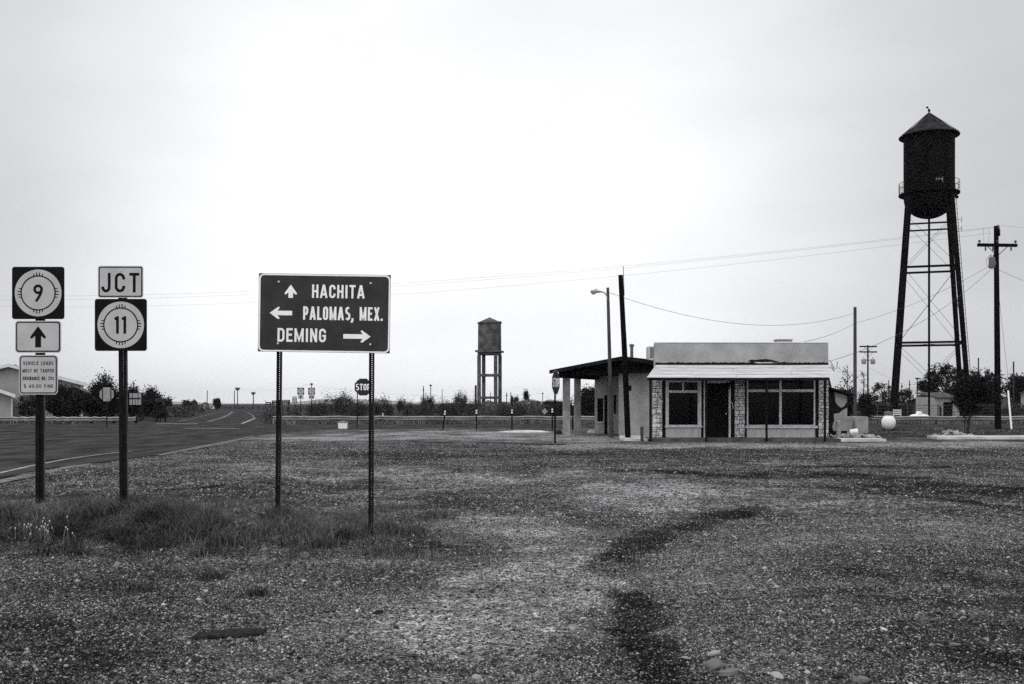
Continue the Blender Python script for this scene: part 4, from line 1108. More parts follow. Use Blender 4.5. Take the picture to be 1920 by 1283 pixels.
mb.tube([(q.x, q.y, zz0), (q.x, q.y, zat(649, 3, 1.2))], .065, 10); mb.lathe([(.10, -.01), (.10, .06), (.02, .09), (0, .09)], (q.x, q.y, zat(649, 3, 1.2)), 12)
mb.build('vent_pipe', 'transformer', rf, world=True, smooth=40)

# short stumps by the store
mb = MB(); q = X(1204, 34.3); mb.tube([(q, 34.3, -.05), (q - .01, 34.3, .50)], .055, 10); mb.build('short_post', 'wood_pole_grey', None, origin=(q, 34.3, 0), smooth=40, label='short round stump of a post at the left end of the storefront walk', cat='bollard')
Yb = 35.3; q = X(1572, Yb); mb = MB(); mb.tube([(q, Yb, 0), (q, Yb, Z(790.5, Yb))], .085, 14); mb.lathe([(.085, 0), (.06, .03), (0, .04)], (q, Yb, Z(790.5, Yb)), 14)
mb.build('bollard', 'concrete', None, origin=(q, Yb, 0), smooth=45, label='round concrete bollard to the right of the storefront beside the rubble', cat='bollard')

# ================================================================== RUINED SHED AND YARD TO THE RIGHT OF THE STORE
YS = 39.5
SXs = lambda px: X(px, YS)
SZs = lambda py: Z(py, YS)
rot2 = 0
shed = thing('ruined_shed', 'crumbling dark adobe shed with patches of pale plaster behind the store', 'shed', (SXs(1575), YS, 0))
mb = MB()
mb.prism([(SXs(1540), 0), (SXs(1588), 0), (SXs(1588), SZs(734)), (SXs(1540), SZs(722))], YS, YS + .35)
mb.box(SXs(1588) - .3, SXs(1588), YS + .351, YS + 3.2, 0, SZs(734)); mb.box(SXs(1540), SXs(1588), YS + 3.21, YS + 3.4, 0, SZs(736))
mb.build('wall', 'char', shed, world=True)
def plaster(pts, d=.03):
    mb = MB(); o = []
    for i, p in enumerate(pts):
        q = pts[(i + 1) % len(pts)]
        for k in range(4):
            t_ = k / 4; o.append((SXs(p[0] + (q[0] - p[0]) * t_ + random.uniform(-.45, .45)), SZs(p[1] + (q[1] - p[1]) * t_ + random.uniform(-.45, .45))))
    mb.prism(o, YS - d, YS - .002); return mb.build('plaster', 'plaster', shed, world=True)
plaster([(1564.5, 735.5), (1570, 736.5), (1587.5, 742), (1587.4, 754), (1583, 761), (1577, 765), (1572, 762), (1566, 754)])
plaster([(1563, 776), (1572, 775), (1580, 769), (1587.5, 765), (1587.5, 808), (1562, 808), (1560, 800), (1564, 790)])
mb = MB()
mb.add([(SXs(1538), YS - .25, SZs(722.5)), (SXs(1599), YS - .25, SZs(740.5)), (SXs(1599), YS + 3.6, SZs(740.5)), (SXs(1538), YS + 3.6, SZs(722.5)),
        (SXs(1538), YS - .25, SZs(725)), (SXs(1599), YS - .25, SZs(743)), (SXs(1599), YS + 3.6, SZs(743)), (SXs(1538), YS + 3.6, SZs(725))],
       [(0, 1, 2, 3), (7, 6, 5, 4), (0, 4, 5, 1), (1, 5, 6, 2), (2, 6, 7, 3), (3, 7, 4, 0)])
mb.build('roof', 'roof_dark', shed, world=True)
Yk = 43.6
for (a, b, dy, lab) in ((1587.5, 1604, .35, 'pale concrete block standing against the ruined shed'), (1604.3, 1628, 0, 'wider pale concrete block beside the white propane tank, right of its twin')):
    mb = MB(); x0, x1_ = X(a, Yk), X(b, Yk); zt_ = Z(781.5, Yk)
    mb.prism(rrect(x0, 0, x1_, zt_, .035, 3), Yk + dy, Yk + dy + .9)
    mb.build('concrete_block', 'concrete', None, origin=((x0 + x1_) / 2, Yk + dy, 0), label=lab, cat='concrete block', smooth=30)
mb = MB(); Yv = 41.0
for k in range(2): mb.box(X(1578, Yv), X(1589, Yv), Yv - .02, Yv + .3, .12 + k * .11, .22 + k * .11, Matrix.Translation((0, 0, 0)))
mb.build('white_bucket', 'tank_white', None, origin=(X(1584, Yv), Yv, .1), label='two white scrap boxes lying against the ruined shed wall', cat='scrap') if False else None
mb = MB(); mb.lathe([(0, 0), (.12, 0), (.14, .3), (.13, .3), (.11, .02), (0, .02)], (0, 0, 0), 16)
o = mb.build('bucket', 'plastic_white', None, label='white bucket lying on its side by the ruined shed', cat='bucket', smooth=40); o.location = (X(1581, 40.0), 39.2, .16); o.rotation_euler = (R(85), 0, R(75))
# rubble heaps: flat broken slabs
def rubble(label, cx, cy, rx, ry, n, m, smin, smax, hmax, name='rubble_heap'):
    mb = MB(); mb.use(m)
    for i in range(n):
        a = random.random() * 6.283; rr_ = random.random() ** .6
        x, y = cx + rx * rr_ * math.cos(a), cy + ry * rr_ * math.sin(a)
        s = random.uniform(smin, smax); k = random.randint(5, 7)
        poly = [(s * random.uniform(.6, 1.1) * math.cos(6.283 * j / k), s * .7 * random.uniform(.6, 1.1) * math.sin(6.283 * j / k)) for j in range(k)]
        mx = Matrix.Translation((x, y, hz(x, y) + hmax * (1 - rr_) * random.uniform(.5, 1) + .03)) @ Matrix.Rotation(random.uniform(0, 6.28), 4, 'Z') @ Matrix.Rotation(random.gauss(0, .28), 4, 'X') @ Matrix.Rotation(random.gauss(0, .28), 4, 'Y')
        h = random.uniform(.02, .05)
        vs = [mx @ Vector((p[0], p[1], -h)) for p in poly] + [mx @ Vector((p[0] * .93, p[1] * .93, h)) for p in poly]
        mb.add(vs, [tuple(reversed(range(k))), tuple(range(k, 2 * k))] + [(j, (j + 1) % k, (j + 1) % k + k, j + k) for j in range(k)])
    return mb.build(name, parent=None, origin=(cx, cy, hz(cx, cy)), label=label, cat='rubble', kind='stuff')
rubble('scatter of broken pale slabs between the bollard and the concrete blocks', X(1594, 38), 37.6, 1.0, 1.1, 46, 'concrete', .08, .22, .12)
rubble('small rubble pile with a leaning slab at the left end of the right hand curb', X(1786, 38.5), 38.6, .85, .8, 34, 'concrete', .07, .2, .24)
mb = MB(); x = X(1778, 39); mb.prism([(x - .14, .12), (x + .3, .08), (x + .22, .14), (x - .05, .30), (x - .15, .26)], 38.7, 38.8); mb.build('broken_slab', 'concrete', None, origin=(x, 38.75, .1), label='jagged pale slab leaning on top of the right hand rubble pile', cat='slab')
mb = MB(); y0 = 36.2
mb.slab([(X(1757, y0), y0), (X(1990, y0), y0), (X(1990, y0), y0 + 1.3), (X(1738, y0 + 1.3), y0 + 1.3)], 0, .10)
mb.build('pavement', 'concrete_pale', kind='structure')
# broken curb line of the apron in the lot
mb = MB()
for i, (a, b, py) in enumerate(((770, 850, 829.5), (893, 985, 831.0), (985, 1060, 833.5))):
    g0, g1 = GP(a, py), GP(b, py + 1.4); z_ = max(hz(*g0), hz(*g1))
    mb.slab([(g0[0], g0[1]), (g1[0], g1[1]), (g1[0], g1[1] + .12), (g0[0], g0[1] + .12)], z_ - .1, z_ + .025)
mb.build('apron_edge', 'rubber', kind='structure')

# propane tank seen end-on
Yt = 47.6; xt = X(1666, Yt); rt = 14.6 / F * Yt; zt2 = Z(793, Yt)
t = thing('propane_tank', 'round white propane tank seen end-on beside the concrete blocks, dark lid on top', 'propane tank', (xt, Yt, 0), -math.atan2(xt, Yt))
mb = MB(); pr = [(rt * math.sin(a), -rt * math.cos(a) * .85) for a in np.linspace(0, math.pi / 2, 9)] + [(rt, .9), (rt, 1.5)] + [(rt * math.cos(a), 1.5 + rt * math.sin(a)) for a in np.linspace(.15, math.pi / 2, 8)]
mb.lathe(pr, (0, rt * .85, zt2), 36, 'Y'); mb.v = [(p[0] * .88, p[1], p[2]) for p in mb.v]; mb.build('tank_body', 'tank_white', t, smooth=60)
mb = MB(); mb.lathe([(rt * .5, 0), (rt * .52, .12), (rt * .45, .18), (rt * .2, .2), (0, .2)], (0, rt * .85 + .05, zt2 + rt * .93), 20); mb.build('dome_lid', 'transformer', t, smooth=45)
for yy_ in (.35, 1.6):
    mb = MB(); mb.box(-rt * .7, rt * .7, yy_ - .06, yy_ + .06, 0, .11 + .02); mb.box(-rt * .5, rt * .5, yy_ - .05, yy_ + .05, .12, zt2 - rt * .78); mb.build('saddle', 'roof_dark', t)
# second propane tank, lying across, beyond the rail
Yt = 76.0; xa, xb = X(1703, Yt), X(1744, Yt); rt = .42; zc = Z(787, Yt)
t = thing('propane_tank', 'long white propane tank lying across behind the guard rail, in front of the brick hut', 'propane tank', ((xa + xb) / 2, Yt, -.1))
mb = MB(); n = 20; pr = []
half = (xb - xa) / 2
pts_ = [(-half, 0.02), (-half + .06, .22), (-half + .2, .36), (-half + .4, .42), (half - .4, .42), (half - .2, .36), (half - .06, .22), (half, .02)]
vs = []; fs = []
for (xx, r_) in pts_:
    for j in range(n): a = 6.2832 * j / n; vs.append(((xa + xb) / 2 + xx, Yt + r_ * math.cos(a), zc + r_ * math.sin(a)))
for i in range(len(pts_) - 1):
    for j in range(n): fs.append((i * n + j, i * n + (j + 1) % n, (i + 1) * n + (j + 1) % n, (i + 1) * n + j))
mb.add(vs, fs); mb.build('tank_body', 'tank_white', t, world=True, smooth=60)
mb = MB(); mb.lathe([(.22, .38), (.23, .54), (.17, .62), (0, .64)], (X(1723, Yt), Yt, zc), 16); mb.build('dome_lid', 'tank_white', t, world=True, smooth=40)
mb = MB(); mb.box(xa + .5, xa + .7, Yt - .3, Yt + .3, -.2, zc - .36); mb.box(xb - .7, xb - .5, Yt - .3, Yt + .3, -.2, zc - .36); mb.build('saddle', 'roof_dark', t, world=True)
# bench behind the rail
Yt = 73.5; xa, xb = X(1677, Yt), X(1692, Yt)
t = thing('park_bench', 'small pale slatted bench behind the guard rail by the foot of the tall tower', 'bench', ((xa + xb) / 2, Yt, -.1))
z0 = -.1
mb = MB()
for k in range(3): mb.box(xa, xb, Yt - .2 + k * .15, Yt - .08 + k * .15, z0 + .42, z0 + .45)
mb.build('seat', 'white_board', t, world=True)
mb = MB()
for k in range(3): mb.box(xa, xb, Yt + .26, Yt + .29, z0 + .55 + k * .15, z0 + .66 + k * .15)
mb.build('backrest', 'white_board', t, world=True)
for xx in (xa + .03, xb - .03):
    mb = MB(); mb.box(xx - .03, xx + .03, Yt - .2, Yt - .15, z0 - .1, z0 + .419); mb.box(xx - .03, xx + .03, Yt + .20, Yt + .259, z0 - .1, z0 + .98); mb.build('leg', 'white_board', t, world=True)

# ================================================================== TALL BLACK WATER TOWER
YT = 80.0; XT = X(1742, YT); k80 = YT / F
th0 = -math.atan2(XT, YT) + R(4.2)
tw = thing('water_tower', 'tall black steel water tower with conical roof, railed balcony and four splayed legs', 'water tower', (XT, YT, -.1), th0)
TZ = lambda py: Z(py, YT) + .1
rt = 48.5 * k80 * .915; rr_ = 57.5 * k80 * .925
zB, zC = TZ(372), TZ(252)
mb = MB(); mb.lathe([(0, TZ(410.5))] + [(rt * math.sin(a), zB - (zB - TZ(410.5)) * math.cos(a)) for a in np.linspace(.12, math.pi / 2, 12)] + [(rt, zC)], n=56)
for zz in np.linspace(zB, zC, 6)[1:-1]: mb.lathe([(rt + .005, zz - .04), (rt + .022, zz - .02), (rt + .022, zz + .02), (rt + .005, zz + .04)], n=56)
for j in range(14):
    a = 6.283 * j / 14 + .2; mb.box(-.02, .02, -.012, .012, zB, zC, Matrix.Rotation(a, 4, 'Z') @ Matrix.Translation((0, rt + .006, 0)))
tk = mb.build('tank', 'tower_steel', tw, smooth=35)
mb = MB(); mb.lathe([(rt - .02, zC - .02), (rr_, zC - .22), (rr_ + .015, zC - .16), (rr_ * .5, zC + .70), (.10, TZ(213)), (0, TZ(212.5))], n=56)
for j in range(16):
    a = 6.283 * j / 16; p0 = Vector((rr_ * math.cos(a), rr_ * math.sin(a), zC - .15)); p1 = Vector((.1 * math.cos(a), .1 * math.sin(a), TZ(213) + .01)); mb.tube([p0, p1], .022, 4)
rfo = mb.build('roof', 'tower_roof', tw, smooth=30)
mb = MB(); z0 = TZ(212.5); mb.tube([(0, 0, z0 - .1), (0, 0, z0 + .18)], .05, 8); mb.lathe([(0, .0), (.09, .04), (.11, .12), (.08, .2), (0, .24)], (0, 0, z0 + .1), 12)
mb.tube([(0, 0, z0 + .3), (-.10, 0, z0 + .42)], .03, 6); mb.lathe([(0, 0), (.09, .03), (.09, .12), (0, .16)], (-.14, 0, z0 + .40), 8); mb.build('finial', 'tower_steel', rfo, smooth=40)
rb = 58.0 * k80 * .925; zbal = TZ(365)
mb = MB(); mb.lathe([(rt + .002, zbal - .06), (rb, zbal - .03), (rb, zbal + .06), (rt + .002, zbal + .03)], n=56); bal = mb.build('balcony', 'tower_steel', tw, smooth=30)
mb = MB()
for hh_ in (.5, .95):
    ringp = [(rb * .985 * math.cos(6.2832 * j / 48), rb * .985 * math.sin(6.2832 * j / 48), zbal + hh_) for j in range(49)]; mb.tube(ringp, .018, 4, cap=False)
for j in range(28):
    a = 6.2832 * j / 28; mb.tube([(rb * .985 * math.cos(a), rb * .985 * math.sin(a), zbal), (rb * .985 * math.cos(a), rb * .985 * math.sin(a), zbal + .96)], .016, 4)
mb.build('railing', 'tower_steel', bal)
def hs(z):                                            # half span of the legs at height z
    z1_, z2_ = TZ(400), TZ(775); h1, h2 = 40.5 * k80 * .93, 66.5 * k80 * .945
    return h1 + (h2 - h1) * (z1_ - z) / (z1_ - z2_)
corners = [(-1, -1), (1, -1), (1, 1), (-1, 1)]
def cp(i, z): return Vector((corners[i % 4][0] * hs(z), corners[i % 4][1] * hs(z), z))
def beam(mb, p0, p1, w_):
    d = (p1 - p0); L_ = d.length; mx = Matrix.Translation(p0) @ d.to_track_quat('Z', 'Y').to_matrix().to_4x4(); mb.box(-w_ / 2, w_ / 2, -w_ / 2, w_ / 2, 0, L_, mx)
for i in range(4):
    mb = MB(); beam(mb, cp(i, -.15), cp(i, TZ(372)), .27); mb.box(cp(i, 0).x - .45, cp(i, 0).x + .45, cp(i, 0).y - .45, cp(i, 0).y + .45, -.2, .12); mb.build('leg', 'tower_steel', tw)
lv = [TZ(425), TZ(505), TZ(645)]
for li, z in enumerate(lv):
    for i in range(4):
        mb = MB(); beam(mb, cp(i, z), cp(i + 1, z), .16 if li else .12); mb.build('strut', 'tower_steel', tw)
tiers = [(TZ(412), TZ(503)), (TZ(508), TZ(643)), (TZ(650), TZ(775))]
for a_, b_ in tiers:
    for i in range(4):
        for (p, q) in ((cp(i, a_), cp(i + 1, b_)), (cp(i + 1, a_), cp(i, b_))):
            mb = MB(); mb.tube([p, q], .013, 5); mb.build('brace_rod', 'tower_steel', tw)
mb = MB(); mb.tube([(0, 0, -.15), (0, 0, TZ(408))], .085, 12); mb.build('riser_pipe', 'tower_steel', tw, smooth=40)
for i in range(4):
    mb = MB(); mb.tube([cp(i, lv[2]) * .98, Vector((0, 0, lv[2]))], .012, 4); mb.build('spreader_rod', 'tower_steel', tw)
mb = MB(); zz = .4
while zz < TZ(372):
    p = cp(1, zz) + Vector((.10, -.26, 0)); mb.box(p.x - .16, p.x + .16, p.y - .015, p.y + .015, zz - .012, zz + .012)
    zz += .36
for s_ in (-.16, .16): mb.tube([cp(1, .2) + Vector((.10 + s_, -.26, 0)), cp(1, TZ(374)) + Vector((.10 + s_, -.26, 0))], .02, 4)
mb.build('ladder', 'tower_steel', tw)
# aerials on the tower
mb = MB(); inv_t = ROOT[tw.name].inverted()
def TP(px, py, Yq): return inv_t @ Vector((X(px, Yq), Yq, Z(py, Yq)))
Yq = 77.4
mb.tube([TP(1754.5, 335.5, Yq), TP(1767.5, 336, Yq)], .018, 5); mb.tube([TP(1767.5, 331.5, Yq), TP(1767.5, 341, Yq)], .018, 5); mb.tube([TP(1755.5, 332, Yq), TP(1755.5, 339, Yq)], .009, 4); mb.tube([TP(1760.5, 331.5, Yq), TP(1760.5, 339, Yq)], .009, 4); mb.tube([TP(1765, 333, Yq), TP(1765, 338, Yq)], .009, 4)
mb.tube([TP(1761, 336, Yq), TP(1761, 336.2, Yq + 1.0)], .02, 4)
mb.build('aerial', 'lamp_grey', tw)
Yq = 79.5
mb = MB(); mb.tube([TP(1789.8, 372, Yq), TP(1790.2, 430, Yq)], .025, 5)
for py in (412, 429):
    mb.tube([TP(1789, py, Yq), TP(1803, py, Yq)], .016, 4); mb.tube([TP(1803, py - 5.5, Yq), TP(1803, py + 5.5, Yq)], .02, 4)
mb.build('aerial_mast', 'transformer', tw)
mb = MB(); p = TP(1794, 370, 79.3); mb.lathe([(0, -.12), (.13, -.06), (.15, .06), (.06, .16), (0, .2)], p, 10); mb.tube([p, p + Vector((0, 0, .5))], .02, 4); mb.build('floodlight', 'tower_steel', tw, smooth=40)

# ================================================================== CONCRETE WATER TOWER
Y4 = 112.0; x4 = X(918, Y4); k4 = Y4 / F; g4 = -.1
tw2 = thing('water_tower', 'smaller stained concrete water tower with a flat platform on four square columns', 'water tower', (x4, Y4, g4), R(-14))
QZ = lambda py: Z(py, Y4) - g4
rt = 21.6 * k4
mb = MB(); mb.lathe([(0, QZ(657) - .01), (rt * 1.02, QZ(657)), (rt * 1.0, QZ(609)), (rt * .98, QZ(606))], n=40)
for zz in (QZ(648), QZ(640), QZ(624)): mb.lathe([(rt * 1.004, zz - .03), (rt * 1.02, zz), (rt * 1.004, zz + .03)], n=40)
mb.build('tank', 'tower_tank', tw2, smooth=40)
mb = MB(); mb.lathe([(rt * .9, QZ(606) - .1), (rt * 1.10, QZ(606) - .04), (rt * 1.10, QZ(605.5)), (.05, QZ(595.5)), (0, QZ(594.5))], n=12)
mb.box(rt * .7, rt * 1.12, -.5, -.2, QZ(606) - .02, QZ(603.5)); mb.build('roof', 'tower_tank', tw2)
pw = 25.2 * k4 * .84
mb = MB(); mb.box(-pw * 1.04, pw * 1.04, -pw * 1.04, pw * 1.04, QZ(661.2), QZ(657.6)); mb.box(-pw * .86, pw * .86, -pw * .86, pw * .86, QZ(666), QZ(661.3)); mb.build('platform', 'tower_concrete', tw2)
sq = 16.3 * k4 * .98
for sx_ in (-1, 1):
    for sy_ in (-1, 1):
        mb = MB(); mb.box(sx_ * sq - .17, sx_ * sq + .17, sy_ * sq - .17, sy_ * sq + .17, -.15, QZ(666.1)); mb.build('column', 'tower_concrete', tw2)
for py in (704, 746):
    for s_ in (-1, 1):
        mb = MB(); mb.box(-sq + .171, sq - .171, s_ * sq - .12, s_ * sq + .12, QZ(py + 2.2), QZ(py - 2.2)); mb.build('tie_beam', 'tower_concrete', tw2)
        mb = MB(); mb.box(s_ * sq - .12, s_ * sq + .12, -sq + .171, sq - .171, QZ(py + 2.2), QZ(py - 2.2)); mb.build('tie_beam', 'tower_concrete', tw2)

# ================================================================== POLES AND WIRES
Yl = 38.0
t = thing('street_lamp', 'grey wooden pole with a cobra head street lamp, in front of the station', 'street lamp', (X(1146.6, Yl), Yl, 0))
mb = MB(); mb.tube([(X(1146.6, Yl), Yl, -.1), (X(1143.5, Yl), Yl, Z(690, Yl)), (X(1139.6, Yl), Yl, Z(539.5, Yl))], [.085, .072, .055], 12); mb.build('pole', 'wood_pole_grey', t, world=True, smooth=40)
mb = MB(); mb.tube([(X(1139.8, Yl), Yl - .05, Z(563, Yl)), (X(1137.5, Yl), Yl - .12, Z(556, Yl)), (X(1133, Yl), Yl - .2, Z(550.5, Yl)), (X(1126, Yl), Yl - .3, Z(549, Yl))], .024, 8); arm = mb.build('arm', 'lamp_grey', t, world=True, smooth=40)
mb = MB(); n = 14; cx0, cx1 = X(1105, Yl), X(1128, Yl); vs = []; fs = []
sec = [(0, .02, .0), (.08, .09, .05), (.3, .13, .075), (.6, .115, .075), (.85, .07, .05), (1, .035, .03)]
for (u, wy, wz) in sec:
    for j in range(n):
        a = 6.2832 * j / n; zz = math.sin(a) * wz; zz = zz * (1.0 if zz > 0 else .55)
        vs.append((cx0 + (cx1 - cx0) * u, Yl - .3 + math.cos(a) * wy, Z(549.5, Yl) + zz + .02 * (1 - u)))
for i in range(len(sec) - 1):
    for j in range(n): fs.append((i * n + j, i * n + (j + 1) % n, (i + 1) * n + (j + 1) % n, (i + 1) * n + j))
fs.append(tuple(reversed(range(n)))); mb.add(vs, fs)
mb.lathe([(.035, .05), (.035, .12), (0, .125)], (X(1116, Yl), Yl - .3, Z(549.5, Yl)), 8)
hd = mb.build('lamp_head', 'lamp_grey', t, world=True, smooth=50)
mb = MB(); mb.lathe([(.10, 0), (.08, -.05), (.04, -.075), (0, -.08)], (X(1111.5, Yl), Yl - .3, Z(550, Yl) - .01), 12); mb.build('lens', 'lamp_glass', hd, world=True, smooth=50)
Yp_ = 35.6
t = thing('leaning_pole', 'thick black wooden pole leaning left beside the street lamp, thin rod at its top', 'pole', (X(1177.5, Yp_), Yp_, 0))
mb = MB(); mb.tube([(X(1177.8, Yp_), Yp_, -.1), (X(1171, Yp_), Yp_, Z(660, Yp_)), (X(1163.6, Yp_), Yp_, Z(516, Yp_))], [.105, .098, .085], 14); mb.build('pole', 'wood_black', t, world=True, smooth=40)
mb = MB(); mb.tube([(X(1168.4, Yp_), Yp_, Z(499, Yp_)), (X(1170.6, Yp_), Yp_, Z(554, Yp_))], .012, 6)
for py in (524, 552): mb.tube([(X(1164, Yp_), Yp_, Z(py, Yp_)), (X(1170, Yp_), Yp_, Z(py, Yp_))], .012, 5)
mb.build('rod', 'wire', t, world=True)

def crossarm(parent, p, ln, ang, m='wood_black', th_=.1, pins=3, brace=True, name='crossarm'):
    mx = Matrix.Translation(p) @ Matrix.Rotation(ang, 4, 'Z')
    mb = MB(); mb.box(-ln / 2, ln / 2, -.16, -.16 + th_, -th_ * .6, th_ * .6, mx)
    if brace:
        for s_ in (-1, 1): mb.tube([mx @ Vector((s_ * ln * .28, -.11, -.02)), mx @ Vector((0, -.11, -.55))], .018, 4)
    ca = mb.build(name, m, parent, world=True)
    for k in range(pins):
        u = -ln / 2 * .92 + ln * .92 * k / max(1, pins - 1)
        mb = MB(); mb.lathe([(.02, 0), (.02, .06), (.06, .07), (.07, .13), (.04, .17), (0, .18)], mx @ Vector((u, -.11, th_ * .6)), 8); mb.build('insulator', 'insulator', ca, world=True, smooth=50)
    return ca
Yu = 50.6
t = thing('utility_pole', 'tall black utility pole at the right with two crossarms and a transformer can', 'utility pole', (X(1871, Yu), Yu, 0))
mb = MB(); mb.tube([(X(1871.3, Yu), Yu, -.1), (X(1869.3, Yu), Yu, Z(600, Yu)), (X(1867.8, Yu), Yu, Z(424, Yu))], [.155, .135, .11], 12); mb.build('pole', 'wood_black', t, world=True, smooth=40)
crossarm(t, (X(1868, Yu), Yu, Z(436, Yu)), 1.6, R(62), pins=3, th_=.13, brace=False)
ca = crossarm(t, (X(1868, Yu), Yu, Z(460.5, Yu)), 2.06, R(4), pins=3, th_=.13)
for pxx in (1846, 1860, 1894):
    mb = MB(); c_ = (X(pxx, Yu), Yu - .1, Z(463, Yu)); mb.lathe([(0, -.22), (.05, -.2), (.03, -.14), (.05, -.1), (.03, -.04), (.02, .02)], c_, 8); mb.build('insulator', 'insulator', ca, world=True, smooth=50)
mb = MB(); c_ = (X(1859, Yu), Yu - .05, Z(503, Yu)); mb.lathe([(0, 0), (.15, 0), (.155, .02), (.155, .5), (.14, .54), (0, .56)], c_, 18)
for a in (-.06, .06): mb.lathe([(.025, 0), (.035, .06), (.02, .1), (0, .16)], (c_[0] + a, c_[1] - .02, c_[2] + .55), 8)
mb.box(c_[0] + .1, c_[0] + .28, c_[1] - .05, c_[1] + .05, c_[2] + .15, c_[2] + .35); mb.build('transformer', 'transformer', t, world=True, smooth=40)
mb = MB(); q = [(X(1855, Yu), Yu - .1, Z(479, Yu)), (X(1847.5, Yu), Yu - .1, Z(487, Yu)), (X(1848.5, Yu), Yu - .1, Z(497, Yu)), (X(1855, Yu), Yu - .1, Z(504, Yu)), (X(1866, Yu), Yu - .2, Z(509, Yu)), (X(1871, Yu), Yu - .1, Z(500, Yu))]
mb.tube(q, .01, 4); mb.tube([(X(1843, Yu), Yu - .1, Z(456, Yu)), (X(1842.5, Yu), Yu - .1, Z(437, Yu)), (X(1841, Yu), Yu - .1, Z(428, Yu))], .006, 4); mb.tube([(X(1851, Yu), Yu - .1, Z(456, Yu)), (X(1853, Yu), Yu - .1, Z(440, Yu)), (X(1852, Yu), Yu - .1, Z(430, Yu))], .006, 4)
mb.build('jumper_cable', 'wire', t, world=True)
mb = MB(); a_ = (X(1892.5, 52), 52, Z(731, 52)); b_ = (X(1896.3, 50.9), 50.9, 0)
mb.tube([(X(1871, Yu), Yu + .1, Z(520, Yu)), a_], .008, 4); mb.build('guy_wire', 'wire', t, world=True)
mb = MB(); mb.tube([(X(1890.3, 52), 52, Z(733, 52)), (X(1892.5, 51.6), 51.6, Z(760, 51.6)), (X(1896.6, 51), 51, -.02)], .045, 8); mb.build('guy_guard', 'tank_white', None, origin=(X(1896.6, 51), 51, 0), smooth=40, label='thin white leaning stake beside the tall right hand utility pole', cat='stake')

def plain_pole(label, px, ptop, Yd, wpx, arms=(), lean=0.0, m='far_pole', z0=-.2, group=None, extra=None):
    x = X(px, Yd); t = thing('utility_pole', label, 'utility pole', (x, Yd, 0), 0, group)
    r_ = wpx / 2 / F * Yd
    mb = MB(); mb.tube([(x, Yd, z0), (x + lean, Yd, Z(ptop, Yd))], [r_ * 1.1, r_ * .9], 8); mb.build('pole', m, t, world=True, smooth=40)
    for (py, lpx) in arms: crossarm(t, (x + lean, Yd, Z(py, Yd)), lpx / F * Yd, R(3), m, .10 * max(1, Yd / 90), pins=0, brace=lpx > 20)
    return t
plain_pole('bare grey pole rising behind the concrete blocks and the ruined shed', 1603.2, 576, 55.0, 6.6, m='wood_pole_grey')
t = plain_pole('slim black pole with two crossarms and a pair of pale transformer cans', 1627.3, 647.5, 108.0, 3.2, ((650, 33), (660.2, 33)), m='wood_black')
for pxx in (1619, 1636):
    Yd = 108.0; mb = MB(); mb.lathe([(0, 0), (.20, 0), (.24, .05), (.26, .5), (.2, .56), (.05, .58), (.05, .75), (0, .75)], (X(pxx, Yd), Yd - .1, Z(683, Yd)), 14); mb.box(X(1622, Yd), X(1633, Yd), Yd - .05, Yd + .02, Z(676, Yd), Z(675, Yd)); mb.build('transformer', 'transformer_pale', t, world=True, smooth=40)
for args in (
    ('far single pole standing left of the leafy round bush by the road', 388.5, 732, 230, 1.6, ()),
    ('far bare pole just left of the crossarm pole at the road end', 439.5, 732.5, 260, 1.7, ()),
    ('far pole with two crossarms at the end of the road', 445.3, 727, 260, 1.7, ((728.2, 9), (731, 7))),
    ('far pole with a bushy crossarm right of the road end', 475, 735, 240, 1.9, ((737, 8), (739, 5))),
    ('thin far pole with a short crossarm directly behind the distant 11 route marker', 584.2, 718.5, 200, 1.6, ((720.5, 6),)),
    ('far pole with a small box near its top above the scrub', 794, 724, 170, 1.8, ((731, 2.5),)),
    ('far T shaped pole above the scrub', 807.6, 722, 175, 1.6, ((722.8, 5),)),
    ('far leaning bare pole above the scrub', 829, 729.5, 180, 1.3, ()),
    ('short thick stump of a pole at the left foot of the concrete water tower', 892, 722.5, 100, 4.2, ()),
    ('far pole between the columns of the concrete water tower', 920, 736, 190, 1.5, ()),
    ('far pole with a knob right of the concrete water tower', 950, 736, 200, 1.8, ((742, 2.5),)),
    ('far bare pole left of the pointed far trees', 957.8, 736, 205, 1.6, ()),
    ('far T shaped pole above the pale roofs left of the station', 1017.5, 737, 220, 1.4, ((737.8, 3),)),
    ('far slender pole among the thin trees left of the tall tower leg', 1666.3, 713, 150, 2.0, ()),
    ('far pole just right of the tall tower left leg', 1690.8, 719, 160, 1.6, ((725, 3),)),
    ('far pole with a dark knob between the tower legs', 1705.5, 713, 160, 1.8, ((721, 2.6),)),
    ('far pole with a crossarm left of the tower riser pipe', 1719.8, 708.5, 160, 2.0, ((710, 8),)),
    ('far dark pole rising out of the right hand trees', 1834.6, 671, 120, 2.8, ()),
    ('dark pole with a stay wire at the right edge trees', 1900.5, 678, 110, 3.0, ()),
): plain_pole(*args)

